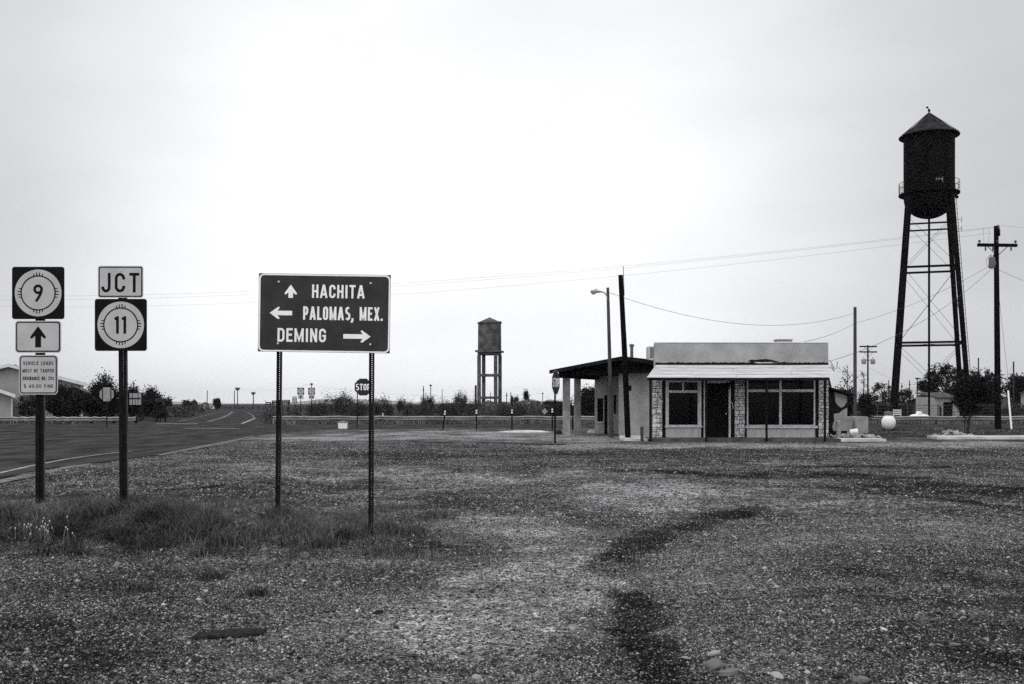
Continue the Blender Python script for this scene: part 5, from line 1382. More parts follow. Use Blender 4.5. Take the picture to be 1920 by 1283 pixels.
def wire(label, p0, p1, sag, r_=.010, n=28, group=None):
    p0, p1 = Vector(p0), Vector(p1)
    pts = []
    for i in range(n + 1):
        u = i / n; p = p0.lerp(p1, u); p.z -= sag * 4 * u * (1 - u); pts.append(p)
    mb = MB(); mb.tube(pts, r_, 5)
    return mb.build('power_line', 'wire', None, origin=tuple(p0), label=label, cat='power line', group=group)
def P(px, py, Yd): return (X(px, Yd), Yd, Z(py, Yd))
wire('topmost of the three long power lines crossing the sky', P(1879, 423.5, 51.2), P(-420, 540, 88), 1.9, .0045)
wire('middle of the three long power lines crossing the sky', P(1868, 426.5, 50.5), P(-420, 548, 88.5), 1.9, .0045)
wire('lowest of the three long power lines crossing the sky', P(1858, 437, 49.9), P(-420, 553, 89), 2.2, .0045)
wire('power line leaving the tall utility pole to the right at its very top', P(1879, 423.5, 51.2), P(2050, 429, 62), .1, .0045)
wire('thin cable sagging from the street lamp pole to the bare grey pole', P(1141, 548.5, 38), P(1603, 587, 55), .95, .008)
wire('cable from the store parapet up to the bare grey pole', P(1508, 641, 37), P(1603, 606, 55), .12, .008)
wire('cable from the bare grey pole up to the transformer on the tall utility pole', P(1603, 606, 55), P(1853, 500, 50.6), .30, .008)
wire('cable from the store corner up to the tall utility pole transformer', P(1556, 677.5, 35.4), P(1857, 506, 50.5), .55, .008)
wire('cable leaving the tall utility pole towards the right edge', P(1872, 506, 50.6), P(2000, 548, 55), .15, .008)
wire('far cable descending from the slim pole towards the tower leg', P(1629, 690, 108), P(1722, 729, 160), .2, .011)
wire('stay wire of the dark pole at the right edge', P(1899.5, 684, 110), P(1884, 715, 108), .0, .011)
wire('far hair thin line above the scrub left of the concrete tower', P(560, 719.5, 200), P(1017, 738, 220), 1.5, .011)
wire('far line between the poles at the end of the road', P(445, 728, 260), P(584, 720.5, 200), 1.0, .011)

# ================================================================== HOUSES
def gable_house(name, label, cat, xl, xr, px_ridge, y_e, y_r, Yd, depth, wall_m, roof_m, trim_m=None, over=.5, gz=-.05, wins=(), skew=None):
    """gable end towards the viewer; pixel columns and rows at distance Yd"""
    k_ = (px_ridge - CX) / F if skew is None else skew
    x0, x1_, xm = X(xl, Yd), X(xr, Yd), X(px_ridge, Yd); ze, zr_ = Z(y_e, Yd), Z(y_r, Yd)
    t = thing(name, label, cat, ((x0 + x1_) / 2, Yd, gz))
    sh = Matrix(((1, k_, 0, -k_ * Yd), (0, 1, 0, 0), (0, 0, 1, 0), (0, 0, 0, 1)))
    mb = MB(); mb.prism([(x0, gz - .1), (x1_, gz - .1), (x1_, ze), (xm, zr_ - .04), (x0, ze)], Yd, Yd + depth, sh); mb.build('wall', wall_m, t, world=True)
    mb = MB(); sl = (zr_ - ze) / (xm - x0); sr = (zr_ - ze) / (x1_ - xm)
    for (xe, s_, sg) in ((x0, sl, -1), (x1_, sr, 1)):
        a = (xm, zr_ + .02); b = (xe + sg * over, ze - s_ * over + .02)
        kd = k_ * (depth + .3 + over); vs = [(a[0], Yd - over, a[1]), (b[0], Yd - over, b[1]), (b[0] + kd, Yd + depth + .3, b[1]), (a[0] + kd, Yd + depth + .3, a[1])]
        vs += [(p[0], p[1], p[2] + .12) for p in vs]
        mb.add(vs, [(0, 1, 2, 3), (7, 6, 5, 4), (0, 4, 5, 1), (1, 5, 6, 2), (2, 6, 7, 3), (3, 7, 4, 0)])
    rf = mb.build('roof', roof_m, t, world=True)
    if trim_m:
        mb = MB()
        for (xe, s_, sg) in ((x0, sl, -1), (x1_, sr, 1)):
            a = (xm, zr_ + .13); b = (xe + sg * over, ze - s_ * over + .13)
            mb.add([(a[0], Yd - over - .03, a[1]), (b[0], Yd - over - .03, b[1]), (b[0], Yd - over - .03, b[1] - .26), (a[0], Yd - over - .03, a[1] - .26),
                    (a[0], Yd - over - .003, a[1]), (b[0], Yd - over - .003, b[1]), (b[0], Yd - over - .003, b[1] - .26), (a[0], Yd - over - .003, a[1] - .26)],
                   [(0, 1, 2, 3), (7, 6, 5, 4), (0, 4, 5, 1), (1, 5, 6, 2), (2, 6, 7, 3), (3, 7, 4, 0)])
        mb.build('fascia', trim_m, rf, world=True)
    for (a, b, c_, d, m_, nm) in wins:
        mb = MB(); mb.box(X(a, Yd), X(b, Yd), Yd - .04, Yd - .003, Z(d, Yd), Z(c_, Yd)); mb.build(nm, m_, t, world=True)
    return t
hs1 = gable_house('house', 'large pale house with a broad low gable behind the left hand signs', 'house', -112, 156, 21, 719, 685.5, 82, 12, 'house_wall', 'shingle', 'house_trim', .45, skew=-.452)
mb = MB(); mb.tube([(X(157.5, 81.9), 81.6, Z(722, 82)), (X(155, 82), 81.85, Z(727, 82)), (X(155, 82), 81.9, -.1)], .05, 6); mb.build('downspout', 'house_trim', hs1, world=True)
mb = MB(); Yd = 84; mb.tube([(X(27, Yd), Yd, Z(685, Yd)), (X(33, Yd), Yd, Z(688, Yd))], .10, 6); mb.build('roof_vent', 'roof_dark', hs1, world=True)
hs2 = gable_house('house_annex', 'low pale gabled annex in front of the large house at the left edge', 'annex', -60, 21.5, -20, 738, 724, 75, 6.5, 'house_wall', 'shingle', 'house_trim', .6)
mb = MB(); mb.tube([(X(23, 75), 74.95, Z(742, 75)), (X(23, 75), 74.95, -.1)], .05, 6); mb.build('downspout', 'house_trim', hs2, world=True)
mb = MB(); Yd = 78; mb.prism([(X(163, Yd), Z(752, Yd)), (X(168, Yd), Z(752, Yd)), (X(184, Yd), -.1), (X(170, Yd), -.1)], Yd, Yd + .1); mb.build('ramp_panel', 'house_wall', None, origin=(X(172, Yd), Yd, 0), label='pale slanting panel between the two trees beside the large house', cat='panel')
gable_house('far_house', 'tiny far house with a steep pointed gable left of the road end', 'house', 358.2, 370.2, 364.6, 754.5, 749.0, 240, 8, 'grey_sign', 'shingle', None, .3)
gable_house('far_shed', 'tiny far dark roofed shed near the single far pole', 'shed', 381, 390, 385, 757, 754.5, 250, 6, 'house_wall', 'roof_dark', None, .3)
gable_house('far_trailer', 'low far pale trailer just left of the round bush', 'trailer', 392, 402, 397, 758.2, 757.4, 255, 4, 'house_trim', 'house_trim', None, .2)
gable_house('far_house', 'far white house with a hipped grey roof left of the station', 'house', 971, 990, 983, 755, 750.5, 150, 4, 'house_wall', 'concrete', None, .3)
gable_house('far_house', 'long far house with a darker low roof behind the white one', 'house', 985, 1014, 991, 754.5, 750.0, 158, 6, 'house_wall', 'shingle', None, .4)
gable_house('far_trailer', 'low flat far mobile home with a dark awning right of the concrete tower', 'trailer', 939, 951, 945, 757, 755.5, 140, 4, 'house_wall', 'roof_dark', None, .3, wins=((941, 943, 759, 764, 'grey_sign', 'window'), (946, 948, 759, 764, 'grey_sign', 'window')))
gable_house('far_house', 'pale far house with a dark window between the concrete tower columns', 'house', 910, 927, 914, 756, 752, 135, 5, 'house_wall', 'shingle', None, .3, wins=((919, 921, 757, 761, 'black_door', 'window'),))
gable_house('far_barn', 'long dark far barn with a pale ridge, seen just left of the canopy columns', 'barn', 1016, 1060, 1030, 755, 751, 145, 8, 'roof_dark', 'concrete', None, .2)
gable_house('brick_hut', 'small brick hut with white gable and a dark opening between the tall tower legs', 'hut', 1707, 1742, 1724, 752, 744.5, 96, 6, 'transformer', 'roof_dark', 'roof_dark', .4,
            wins=((1720.5, 1723.5, 746.5, 749.8, 'black_door', 'vent'), (1721, 1727, 763.5, 768, 'black_door', 'window')))
Yd = 90.0
t = thing('tin_shed', 'pale plank shed with a patched lean-to roof and a dark doorway beside the tall tower', 'shed', (X(1778, Yd), Yd, -.1))
mb = MB(); mb.box(X(1752.5, Yd), X(1768.5, Yd), Yd, Yd + .2, -.2, Z(744.5, Yd)); mb.box(X(1787, Yd), X(1803, Yd), Yd, Yd + .2, -.2, Z(744.5, Yd)); mb.box(X(1768.5, Yd), X(1787, Yd), Yd, Yd + .2, Z(754, Yd), Z(744.5, Yd))
mb.box(X(1752.5, Yd), X(1752.5, Yd) + .2, Yd + .201, Yd + 4, -.2, Z(744.5, Yd)); mb.box(X(1803, Yd) - .2, X(1803, Yd), Yd + .201, Yd + 4, -.2, Z(744.5, Yd)); mb.box(X(1752.5, Yd), X(1803, Yd), Yd + 4.01, Yd + 4.2, -.2, Z(740, Yd))
mb.build('wall', 'corrugated', t, world=True)
mb = MB(); x0, x1_ = X(1752, Yd), X(1806, Yd); za_, zb_2 = Z(744, Yd), Z(735, Yd)
mb.add([(x0, Yd - .3, za_), (x1_, Yd - .3, za_), (x1_, Yd + 4.2, zb_2), (x0, Yd + 4.2, zb_2), (x0, Yd - .3, za_ - .12), (x1_, Yd - .3, za_ - .12), (x1_, Yd + 4.2, zb_2 - .12), (x0, Yd + 4.2, zb_2 - .12)],
       [(0, 1, 2, 3), (7, 6, 5, 4), (0, 4, 5, 1), (1, 5, 6, 2), (2, 6, 7, 3), (3, 7, 4, 0)]); mb.build('roof', 'tower_concrete', t, world=True)
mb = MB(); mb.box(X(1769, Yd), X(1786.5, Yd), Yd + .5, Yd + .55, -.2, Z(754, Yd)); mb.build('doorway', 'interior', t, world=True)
mb = MB(); mb.box(X(1761.5, Yd), X(1763.5, Yd), Yd - .2, Yd - .01, -.2, Z(762, Yd)); mb.build('post', 'dark_wood', t, world=True)
gable_house('far_house', 'pale walled far house behind the black pole at the right edge', 'house', 1914, 1960, 1935, 737, 730, 100, 8, 'house_wall', 'shingle', None, .4)
gable_house('far_trailer', 'low white far trailer between the pole and the right edge trees', 'trailer', 1872, 1890, 1880, 744.5, 743.5, 118, 4, 'transformer', 'house_trim', None, .2)
gable_house('long_shed', 'long low far shed with a dark roof behind the tall tower left leg', 'shed', 1640, 1700, 1668, 755.5, 754, 112, 4, 'house_wall', 'roof_dark', None, .3)
# chain link fence behind the right hand rail
Yd = 78.5; t = thing('wire_fence', 'long see-through wire fence on thin posts behind the guard rail at the right', 'fence', (X(1790, Yd), Yd, -.1))
mb = MB(); xa, xb = X(1645, Yd), X(2000, Yd)
for py in (760, 766, 772, 778): mb.tube([(xa, Yd, Z(py, Yd)), (xb, Yd, Z(py, Yd))], .022 if py == 760 else .010, 4)
x = xa
while x < xb - .5: mb.tube([(x, Yd, Z(760, Yd)), (min(x + .9, xb), Yd, -.1)], .006, 3); mb.tube([(x, Yd, -.1), (min(x + .9, xb), Yd, Z(760, Yd))], .006, 3); x += .3
mb.build('wire_mesh', 'fence', t, world=True)
x = xa
while x <= xb: mb = MB(); mb.tube([(x, Yd + .03, -.2), (x, Yd + .03, Z(758.5, Yd))], .035, 6); mb.build('post', 'fence', t, world=True); x += 2.4
Yd = 96.0; t = thing('wire_fence', 'thin far fence of wires on posts in the field at the left of the road', 'fence', (X(300, Yd), Yd, 0))
mb = MB(); xa, xb = X(262, Yd), X(372, Yd)
for z_ in (.35, .7, 1.05): mb.tube([(xa, Yd, z_), (xb, Yd, z_)], .015, 4)
mb.build('strand', 'fence', t, world=True)
for i in range(9): x = xa + (xb - xa) * i / 8; mb = MB(); mb.tube([(x, Yd + .03, -.1), (x, Yd + .03, 1.15)], .04, 5); mb.build('post', 'fence', t, world=True)

# ================================================================== PLANTS
def leaf_quads(C, size, flat=.35, up=0.0):
    """one small quad at every centre, turned at random"""
    n = len(C); N = rng.normal(size=(n, 3)); N[:, 2] += up; N /= np.linalg.norm(N, axis=1, keepdims=True)
    T = rng.normal(size=(n, 3)); T -= N * (T * N).sum(1, keepdims=True); T /= np.linalg.norm(T, axis=1, keepdims=True)
    B = np.cross(N, T); s = size * rng.uniform(.55, 1.35, (n, 1))
    return np.stack([C - T * s, C - B * s * flat, C + T * s, C + B * s * flat], 1)
def crown_points(cx, cy, z0, z1, rx, ry, nclump, per, cr, bottom=0.0, spike=0.0, hollow=.35):
    nclump = max(10, int(nclump * .8)); cr *= .9; c = rng.normal(size=(nclump, 3)); c /= np.linalg.norm(c, axis=1, keepdims=True); c *= rng.uniform(hollow, 1, (nclump, 1)) ** .6 * np.where(rng.random((nclump, 1)) < .16, rng.uniform(1.05, 1.28, (nclump, 1)), 1)
    zc = (z0 + z1) / 2; hz_ = (z1 - z0) / 2
    c = np.stack([cx + c[:, 0] * rx, cy + c[:, 1] * ry, zc + c[:, 2] * hz_], 1)
    pts = []
    for p in c:
        r_ = cr * rng.uniform(.5, 1.3); q = rng.normal(size=(int(per * rng.uniform(.5, 1.4)), 3)) * .5
        q[:, 2] *= 1 + spike
        pts.append(p + q * r_)
    pts = np.concatenate(pts); return c, pts[pts[:, 2] > z0 - .3]
def tree(name, label, cat, px, Yd, px0, px1, py0, py1, leaf='leaf', clumps=40, per=60, cr=.35, ls=.10, trunk=.12, spike=0.0, group=None, bark='bark', depth=None, limbs=9, gz=None, flat=.4, multi=1, hollow=.35):
    x = X(px, Yd); g = hz(x, Yd) if gz is None else gz
    t = thing(name, label, cat, (x, Yd, g), 0, group)
    cx = X((px0 + px1) / 2, Yd); rx = (X(px1, Yd) - X(px0, Yd)) / 2 - cr * .3; z0, z1 = Z(py1, Yd), Z(py0, Yd)
    z0 = max(z0, g)
    cl_, pts = crown_points(cx, Yd, z0 + cr * .3, z1 - cr * .3, max(rx, .2), max((depth or rx), .2), clumps, per, cr, spike=spike, hollow=hollow)
    fast_mesh('crown' if trunk > .05 else 'foliage', leaf_quads(pts, ls, flat), 4, leaf, t)
    mb = MB(); zc = z0 + (z1 - z0) * .35
    for k in range(multi):
        ox = random.uniform(-.3, .3) * (multi > 1); top = Vector((cx + ox * 2, Yd + random.uniform(-.2, .2), zc + (z1 - z0) * .3))
        mid = Vector((x * .6 + cx * .4 + ox, Yd, g + (zc - g) * .55))
        mb.tube([(x + ox * .4, Yd, g - .1), mid, top], [trunk * 1.15, trunk * .85, trunk * .35], 7)
        for i in range(limbs):
            p = cl_[rng.integers(len(cl_))]; s_ = mid.lerp(top, random.random()); m_ = s_.lerp(Vector(p), .5) + Vector((0, 0, .1 * (z1 - z0)))
            mb.tube([s_, m_, p], [trunk * .4, trunk * .25, trunk * .10], 5)
    mb.build('trunk' if trunk > .05 else 'stem', bark, t, world=True)
    return t
# right hand side
tree('shade_tree', 'small dark leafy tree standing on the verge in front of the guard rail', 'tree', 1813.5, 44.0, 1784, 1870, 697, 772, 'leaf_dark', 95, 85, .26, .065, .055, limbs=16, depth=.9)
tree('shade_tree_shoot', '', '', 0, 1, 0, 1, 0, 1) if False else None
tree('sapling', 'low leafy sprout around the trunk foot of the small dark tree', 'sapling', 1808, 44.3, 1796, 1826, 742, 802, 'leaf_dark', 18, 20, .22, .05, .02, limbs=5, depth=.35)
tree('pine_tree', 'clumpy pine with a leaning crown left of the tower right leg', 'tree', 1772, 100.0, 1738, 1812, 681, 752, 'leaf_dark', 70, 110, .50, .13, .16, limbs=14, hollow=.55)
tree('pine_tree', 'broad dark pine filling the space between the tower leg and the black pole', 'tree', 1840, 104.0, 1806, 1876, 691, 768, 'leaf_dark', 100, 130, .55, .14, .18, limbs=14, hollow=.4)
tree('pine_tree', 'small round pine behind the tower riser pipe', 'tree', 1737, 108.0, 1724, 1752, 709, 752, 'leaf_dark', 42, 90, .45, .13, .10, limbs=8, hollow=.4)
tree('pine_tree', 'tall dense dark tree cut by the right edge', 'tree', 1912, 112.0, 1886, 1960, 701, 775, 'leaf_dark', 90, 150, .7, .16, .2, limbs=8, hollow=.3)
tree('mesquite_tree', 'airy tree with gaps right of the tall tower left leg', 'tree', 1692, 118.0, 1676, 1712, 724, 768, 'leaf', 40, 60, .5, .14, .10, limbs=10, hollow=.5)
tree('mesquite_tree', 'airy ragged tree left of the tall tower left leg', 'tree', 1656, 122.0, 1636, 1674, 715, 768, 'leaf', 44, 50, .5, .14, .10, limbs=12, hollow=.55)
tree('bush', 'dense dark bush behind the bare grey pole', 'bush', 1621, 58.0, 1606, 1640, 737, 786, 'leaf_dark', 50, 90, .35, .07, .03, spike=.3)
tree('bush', 'dark spiky bush showing over the ruined shed roof', 'bush', 1580, 60.0, 1562, 1603, 722, 790, 'leaf_dark', 50, 90, .35, .08, .03, spike=.6)
tree('bush', 'wide low dark bush right of the bare grey pole, against the fence', 'bush', 1650, 81.0, 1630, 1702, 757, 784, 'leaf_dark', 60, 80, .45, .09, .03)
tree('bush', 'low dark hedge under the right hand pines behind the fence', 'bush', 1838, 82.0, 1800, 1878, 758, 786, 'leaf_dark', 70, 80, .45, .09, .03)
tree('bush', 'pale leaved shrub behind the white stake at the right edge', 'bush', 1902, 82.0, 1880, 1930, 758, 784, 'leaf', 50, 70, .4, .09, .03)
tree('bush', 'dark bush beside the brick hut behind the white bench', 'bush', 1700, 84.0, 1694, 1708, 755, 784, 'leaf_dark', 25, 60, .35, .09, .03)
def bare_tree(label, px, Yd, ptop, spread, m='bark'):
    x = X(px, Yd); t = thing('bare_sapling', label, 'sapling', (x, Yd, 0))
    mb = MB(); zt_ = Z(ptop, Yd); top = Vector((x + .1, Yd, zt_)); mb.tube([(x, Yd, -.1), (x + .05, Yd, zt_ * .5), top], [.05, .035, .008], 5)
    lp = []
    for i in range(16):
        u = random.uniform(.45, .95); s_ = Vector((x + .08 * u, Yd, zt_ * u)); e = s_ + Vector((random.uniform(-1, 1) * spread, random.uniform(-.5, .5) * spread, random.uniform(.3, 1.1) * spread))
        mb.tube([s_, s_.lerp(e, .5) + Vector((0, 0, .05)), e], [.016, .012, .005], 4)
        for k in range(9): lp.append(np.array(s_.lerp(e, random.uniform(.3, 1))) + rng.normal(size=3) * .06)
    mb.build('stem', m, t, world=True); fast_mesh('foliage', leaf_quads(np.array(lp), .05, .5), 4, 'leaf_dark', t)
bare_tree('nearly leafless sapling rising behind the ruined shed', 1586.5, 58.0, 692, .55)
bare_tree('nearly leafless sapling between the bare grey pole and the slim pole', 1617.5, 62.0, 696, .40)
# left hand side
tree('tree', 'dark dense multi stemmed tree covering the front of the large pale house', 'tree', 128, 76.0, 76, 166, 724, 786, 'leaf_dark', 120, 150, .5, .11, .07, limbs=10, multi=3, bark='bark_pale')
tree('tree', 'dark tree with spiky top shoots behind the grey stop sign back', 'tree', 186, 78.0, 158, 226, 712, 786, 'leaf_dark', 110, 120, .5, .10, .08, limbs=14, spike=.7)
tree('tree', 'dark low tree behind the pale patched notice board', 'tree', 252, 82.0, 226, 274, 729, 786, 'leaf_dark', 70, 110, .45, .10, .07, limbs=8, spike=.4)
tree('tree', 'open crowned dark tree with a crooked trunk left of the roadside board', 'tree', 264, 77.0, 264, 305, 727, 783, 'leaf_dark', 60, 100, .42, .09, .10, limbs=14, spike=.3)
tree('bush', 'grey bush between the annex wall and the sign post', 'bush', 52, 77.0, 36, 70, 741, 786, 'leaf', 40, 80, .4, .10, .03)
tree('bush', 'low dark bush at the foot of the roadside board pole', 'bush', 300, 72.0, 288, 313, 771, 786, 'leaf_dark', 30, 60, .3, .07, .03)
tree('round_bush', 'round dark tree standing alone at the left of the far road', 'tree', 407, 215.0, 401, 413, 747.5, 766, 'leaf_dark', 40, 90, .5, .2, .12)
tree('round_bush', 'far pair of dark round trees left of the pointed gable', 'tree', 348, 210.0, 341, 358, 752, 767, 'leaf_dark', 34, 80, .5, .2, .12)
tree('cypress', 'small far pointed tree right of the roadside board', 'tree', 317, 190.0, 312, 322, 751, 766, 'leaf_dark', 25, 80, .5, .2, .12, spike=1.2)
tree('cypress', 'far dark tree with a lopsided top on the pale roof line', 'tree', 986, 170.0, 982, 991, 734, 752, 'leaf_dark', 22, 60, .4, .16, .10, spike=1.0)
tree('cypress', 'far slender pointed tree, leftmost of three right of the concrete tower', 'tree', 960, 210.0, 957.5, 963, 744.5, 760, 'leaf_dark', 14, 50, .35, .16, .10, spike=1.4)
tree('cypress', 'far slender pointed tree, middle of three right of the concrete tower', 'tree', 966, 212.0, 964, 968, 746.5, 760, 'leaf_dark', 12, 40, .3, .16, .10, spike=1.4)
tree('cypress', 'far slender pointed tree, rightmost of three right of the concrete tower', 'tree', 970, 214.0, 968, 972.5, 745, 760, 'leaf_dark', 12, 45, .3, .16, .10, spike=1.4)
tree('tree', 'dark tree seen between the canopy columns and the station wall', 'tree', 1102, 84.0, 1086, 1122, 725, 784, 'leaf_dark', 70, 110, .5, .11, .10, spike=.5)
# scrub along the far side of the junction: separate shrubs
shr = [(626, 84, 592, 660, 740, 786, 'bushy mesquite shrub with two raised tops left of the large stop sign', 'leaf'),
       (648, 88, 628, 668, 739, 780, 'mesquite shrub directly behind the large stop sign post', 'leaf'),
       (668, 80, 650, 694, 752, 786, 'lower shrub between the stop sign post and the sign post', 'leaf'),
       (712, 82, 694, 738, 750, 786, 'shrub just right of the destination sign right post', 'leaf'),
       (757, 100, 742, 775, 749, 780, 'shrub with a thin raised top behind the small far roof line', 'leaf'),
       (792, 84, 772, 814, 755, 787, 'broad low shrub left of the leaning reflector post', 'leaf'),
       (801, 96, 788, 815, 746, 770, 'spiky yucca like shrub under the T shaped pole', 'leaf_dark'),
       (845, 84, 812, 872, 752, 787, 'wide shrub behind the leaning reflector post', 'leaf'),
       (862, 90, 848, 880, 736, 778, 'shrub with long open shoots left of the concrete tower', 'leaf'),
       (888, 86, 870, 912, 752, 787, 'shrub at the left foot of the concrete tower', 'leaf'),
       (912, 82, 892, 934, 765, 788, 'pale shrub in front of the concrete tower columns', 'leaf_pale'),
       (942, 84, 926, 962, 762, 788, 'shrub at the right foot of the concrete tower', 'leaf'),
       (972, 88, 955, 992, 758, 788, 'shrub in front of the hipped far house', 'leaf'),
       (1003, 86, 986, 1022, 761, 788, 'pale green shrub left of the diamond sign', 'leaf_pale'),
       (1034, 84, 1022, 1064, 757, 788, 'dark shrub right of the diamond sign', 'leaf_dark'),
       (598, 92, 570, 618, 756, 786, 'low shrub right of the two distant route markers', 'leaf'),
       (508, 74, 494, 524, 771, 792, 'pale round tuft at the left end of the long guard rail', 'leaf_pale'),
       (1066, 86, 1056, 1094, 752, 788, 'dark shrub seen past the canopy columns', 'leaf_dark')]
for (px, Yd, a, b, c_, d, lab, lf) in shr:
    tree('shrub', lab, 'shrub', px, Yd, a, b, c_, d, lf, 46, 95, .42, .075, .035, spike=.5, limbs=7, multi=2, depth=1.3, flat=.3)
# far scrub as one mass
n = 34000
yy_ = 95 + 420 * rng.random(n) ** 1.9; s_ = rng.uniform(-.56, .56, n); xx_ = s_ * yy_
keep = fbm(xx_ * .07, yy_ * .05, 51, 4) > .49
onroad = (xx_ > -.283 * yy_ - 3.5) & (xx_ < -.255 * yy_ + 1.5) & (yy_ < 220)
keep &= ~onroad
xx_, yy_ = xx_[keep], yy_[keep]; top_ = (.35 + 1.15 * fbm(xx_ * .35, yy_ * .25, 57, 3)) * np.where(xx_ > -.20 * yy_, 1.15, .8)
zz_ = rng.random(len(xx_)) ** .8 * top_ + height(xx_, yy_)
fast_mesh('desert_scrub', leaf_quads(np.stack([xx_, yy_, zz_], 1), .26, .5), 4, 'leaf', kind='stuff', label='low dark desert scrub stretching to the horizon', cat='scrub')
# dry grass along the rail, below and in front of the shrubs, and on the verge at the right
def blades(x, y, h, wd, lean, zoff=0.0):
    n = len(x); z = height(x, y) - .012 + zoff; a = rng.uniform(0, 2 * np.pi, n); b = rng.uniform(0, 2 * np.pi, n)
    dx, dy = np.cos(a) * wd * .5, np.sin(a) * wd * .5; lx, ly = np.cos(b) * lean * h, np.sin(b) * lean * h
    p0 = np.stack([x - dx, y - dy, z], 1); p1 = np.stack([x + dx, y + dy, z], 1)
    m0 = np.stack([x - dx * .8 + lx * .3, y - dy * .8 + ly * .3, z + h * .55], 1); m1 = np.stack([x + dx * .8 + lx * .3, y + dy * .8 + ly * .3, z + h * .55], 1)
    tp = np.stack([x + lx, y + ly, z + h * np.sqrt(np.clip(1 - (lean * .6) ** 2, .2, 1))], 1)
    V = np.stack([p0, p1, m0, m1, tp], 1).reshape(-1, 3); k = np.arange(n)[:, None] * 5
    Fc = np.concatenate([k + np.array([[0, 1, 2]]), k + np.array([[1, 3, 2]]), k + np.array([[2, 3, 4]])], 0)
    return V, Fc
def grass_field(name, n, xr, yr, dens, hfun, wd, m, label, lean=(.1, .9), cat='grass'):
    x = rng.uniform(xr[0], xr[1], n); y = rng.uniform(yr[0], yr[1], n)
    d = dens(x, y); k = rng.random(n) < d; x, y = x[k], y[k]
    h = hfun(x, y) * rng.uniform(.5, 1.25, len(x)); V, Fc = blades(x, y, h, wd * rng.uniform(.6, 1.3, len(x)), rng.uniform(lean[0], lean[1], len(x)))
    return indexed_mesh(name, V, Fc, m, kind='stuff', label=label, cat=cat)
def gdens(x, y):
    px = CX + F * x / y
    front = 9.95 + 1.5 * (fbm(x * .9, x * 0 + 3, 61, 4) - .3) + 1.7 * sstep(570, 760, px + 120 * (fbm(x * 2, y * 2, 66, 3) - .5))
    back = 13.6 + 1.1 * fbm(x * .6, x * 0, 63, 3)
    core = sstep(-.15, .75, y - front) * (1 - sstep(-.5, .9, y - back)) * (1 - sstep(600, 900, px + 160 * (fbm(x * 1.4, y * 1.4, 65, 3) - .5)))
    cl_ = .14 + .86 * sstep(.40, .64, fbm(x * 2.2, y * 1.5, 67, 4))
    out_ = .10 * sstep(.52, .68, fbm(x * 1.1, y * .7, 69, 4)) * (1 - sstep(13.5, 16.5, y)) * (1 - sstep(560, 800, px))
    clear = 1 - np.exp(-((x + 1.62) ** 2 / .10 + (y - 11.2) ** 2 / .55))
    tail = .42 * sstep(.50, .66, fbm(x * 1.9, y * 1.6, 70, 4)) * sstep(650, 720, px) * (1 - sstep(800, 900, px)) * sstep(10.0, 10.5, y) * (1 - sstep(11.6, 12.6, y))
    return np.clip((np.maximum(core * cl_, tail) + out_) * clear, 0, 1)
grass_field('grass', 260000, (-8.2, -.4), (9.8, 16.8), gdens, lambda x, y: (.05 + .20 * sstep(.36, .70, fbm(x * 2.3, y * 1.7, 71, 4))) * (1 - .7 * sstep(11.8, 13.6, y)), .0055, 'grass', 'tufted roadside grass around the feet of the sign posts', (.15, 1.45))
def cdens(x, y):
    px = CX + F * x / y; c_ = sstep(.50, .66, fbm(x * 1.6, y * 2.0, 73, 3))
    return (1 - np.exp(-((x + 1.62) ** 2 / .10 + (y - 11.2) ** 2 / .55))) * c_ * sstep(-.1, .5, y - 10.1 - 1.6 * sstep(590, 690, px)) * (1 - sstep(.9, 1.8, y - 10.6 - 1.2 * sstep(590, 690, px) - .3 * fbm(x, x * 0, 75))) * (1 - sstep(700, 820, px))
grass_field('weed_clumps', 90000, (-8.2, -1.0), (9.8, 12.6), cdens, lambda x, y: .06 + .16 * sstep(.45, .75, fbm(x * 2.6, y * 2.6, 77, 3)), .010, 'weed', 'dark leafy weeds along the front of the roadside grass', (.3, 1.5), 'weeds')
grass_field('dry_stalks', 2600, (-8.0, -1.0), (10.0, 14.0), gdens, lambda x, y: .20 + 0 * x, .0045, 'leaf_pale', 'thin pale dry stalks bent among the roadside grass', (.5, 1.5), 'dry grass')
def wdens(x, y):
    px = CX + F * x / y
    band = sstep(.40, .62, fbm(x * 1.5, y * 1.0, 81, 4)) * (1 - sstep(.35, 1.0, np.abs(y - 9.75 - .12 * (x + 2)) / 1.0)) * (1 - sstep(830, 940, px)) * .8
    gen = .075 * sstep(.55, .75, fbm(x * 1.1, y * .8, 83, 5)) * (1 - sstep(9, 20, y) * .3)
    return np.clip(band + gen, 0, 1)
grass_field('weeds', 170000, (-8, 11), (5.2, 18), wdens, lambda x, y: .018 + .03 * fbm(x * 2, y * 2, 85, 2), .010, 'weed', 'low dark weeds scattered through the gravel', (.5, 1.3), 'weeds')
def vdens(x, y): return (np.hypot(x - X(1666, 47.6), (y - 46.9) * .6) > .75) * np.clip(sstep(.38, .66, fbm(x * .45, y * .4, 87, 4)) * .9 + .1, 0, 1) * (((x > X(1630, 1) * y) & (y < 52.4)) | (y > 62.8))
grass_field('verge_grass', 70000, (12.5, 34), (37.8, 52.3), vdens, lambda x, y: .03 + .10 * sstep(.5, .75, fbm(x * .6, y * .5, 88, 4)), .03, 'grass', 'rough grass on the verge right of the store', (.3, 1.0))
grass_field('verge_grass', 70000, (-19, 42), (63.5, 78), lambda x, y: np.clip(sstep(.42, .62, fbm(x * .3, y * .4, 90, 4)), 0.05, 1) * (x > -.27 * (y - 62) - 15), lambda x, y: .12 + .35 * fbm(x * .5, y * .5, 91, 3), .05, 'grass', 'rough grass under the long guard rail', (.2, .9))
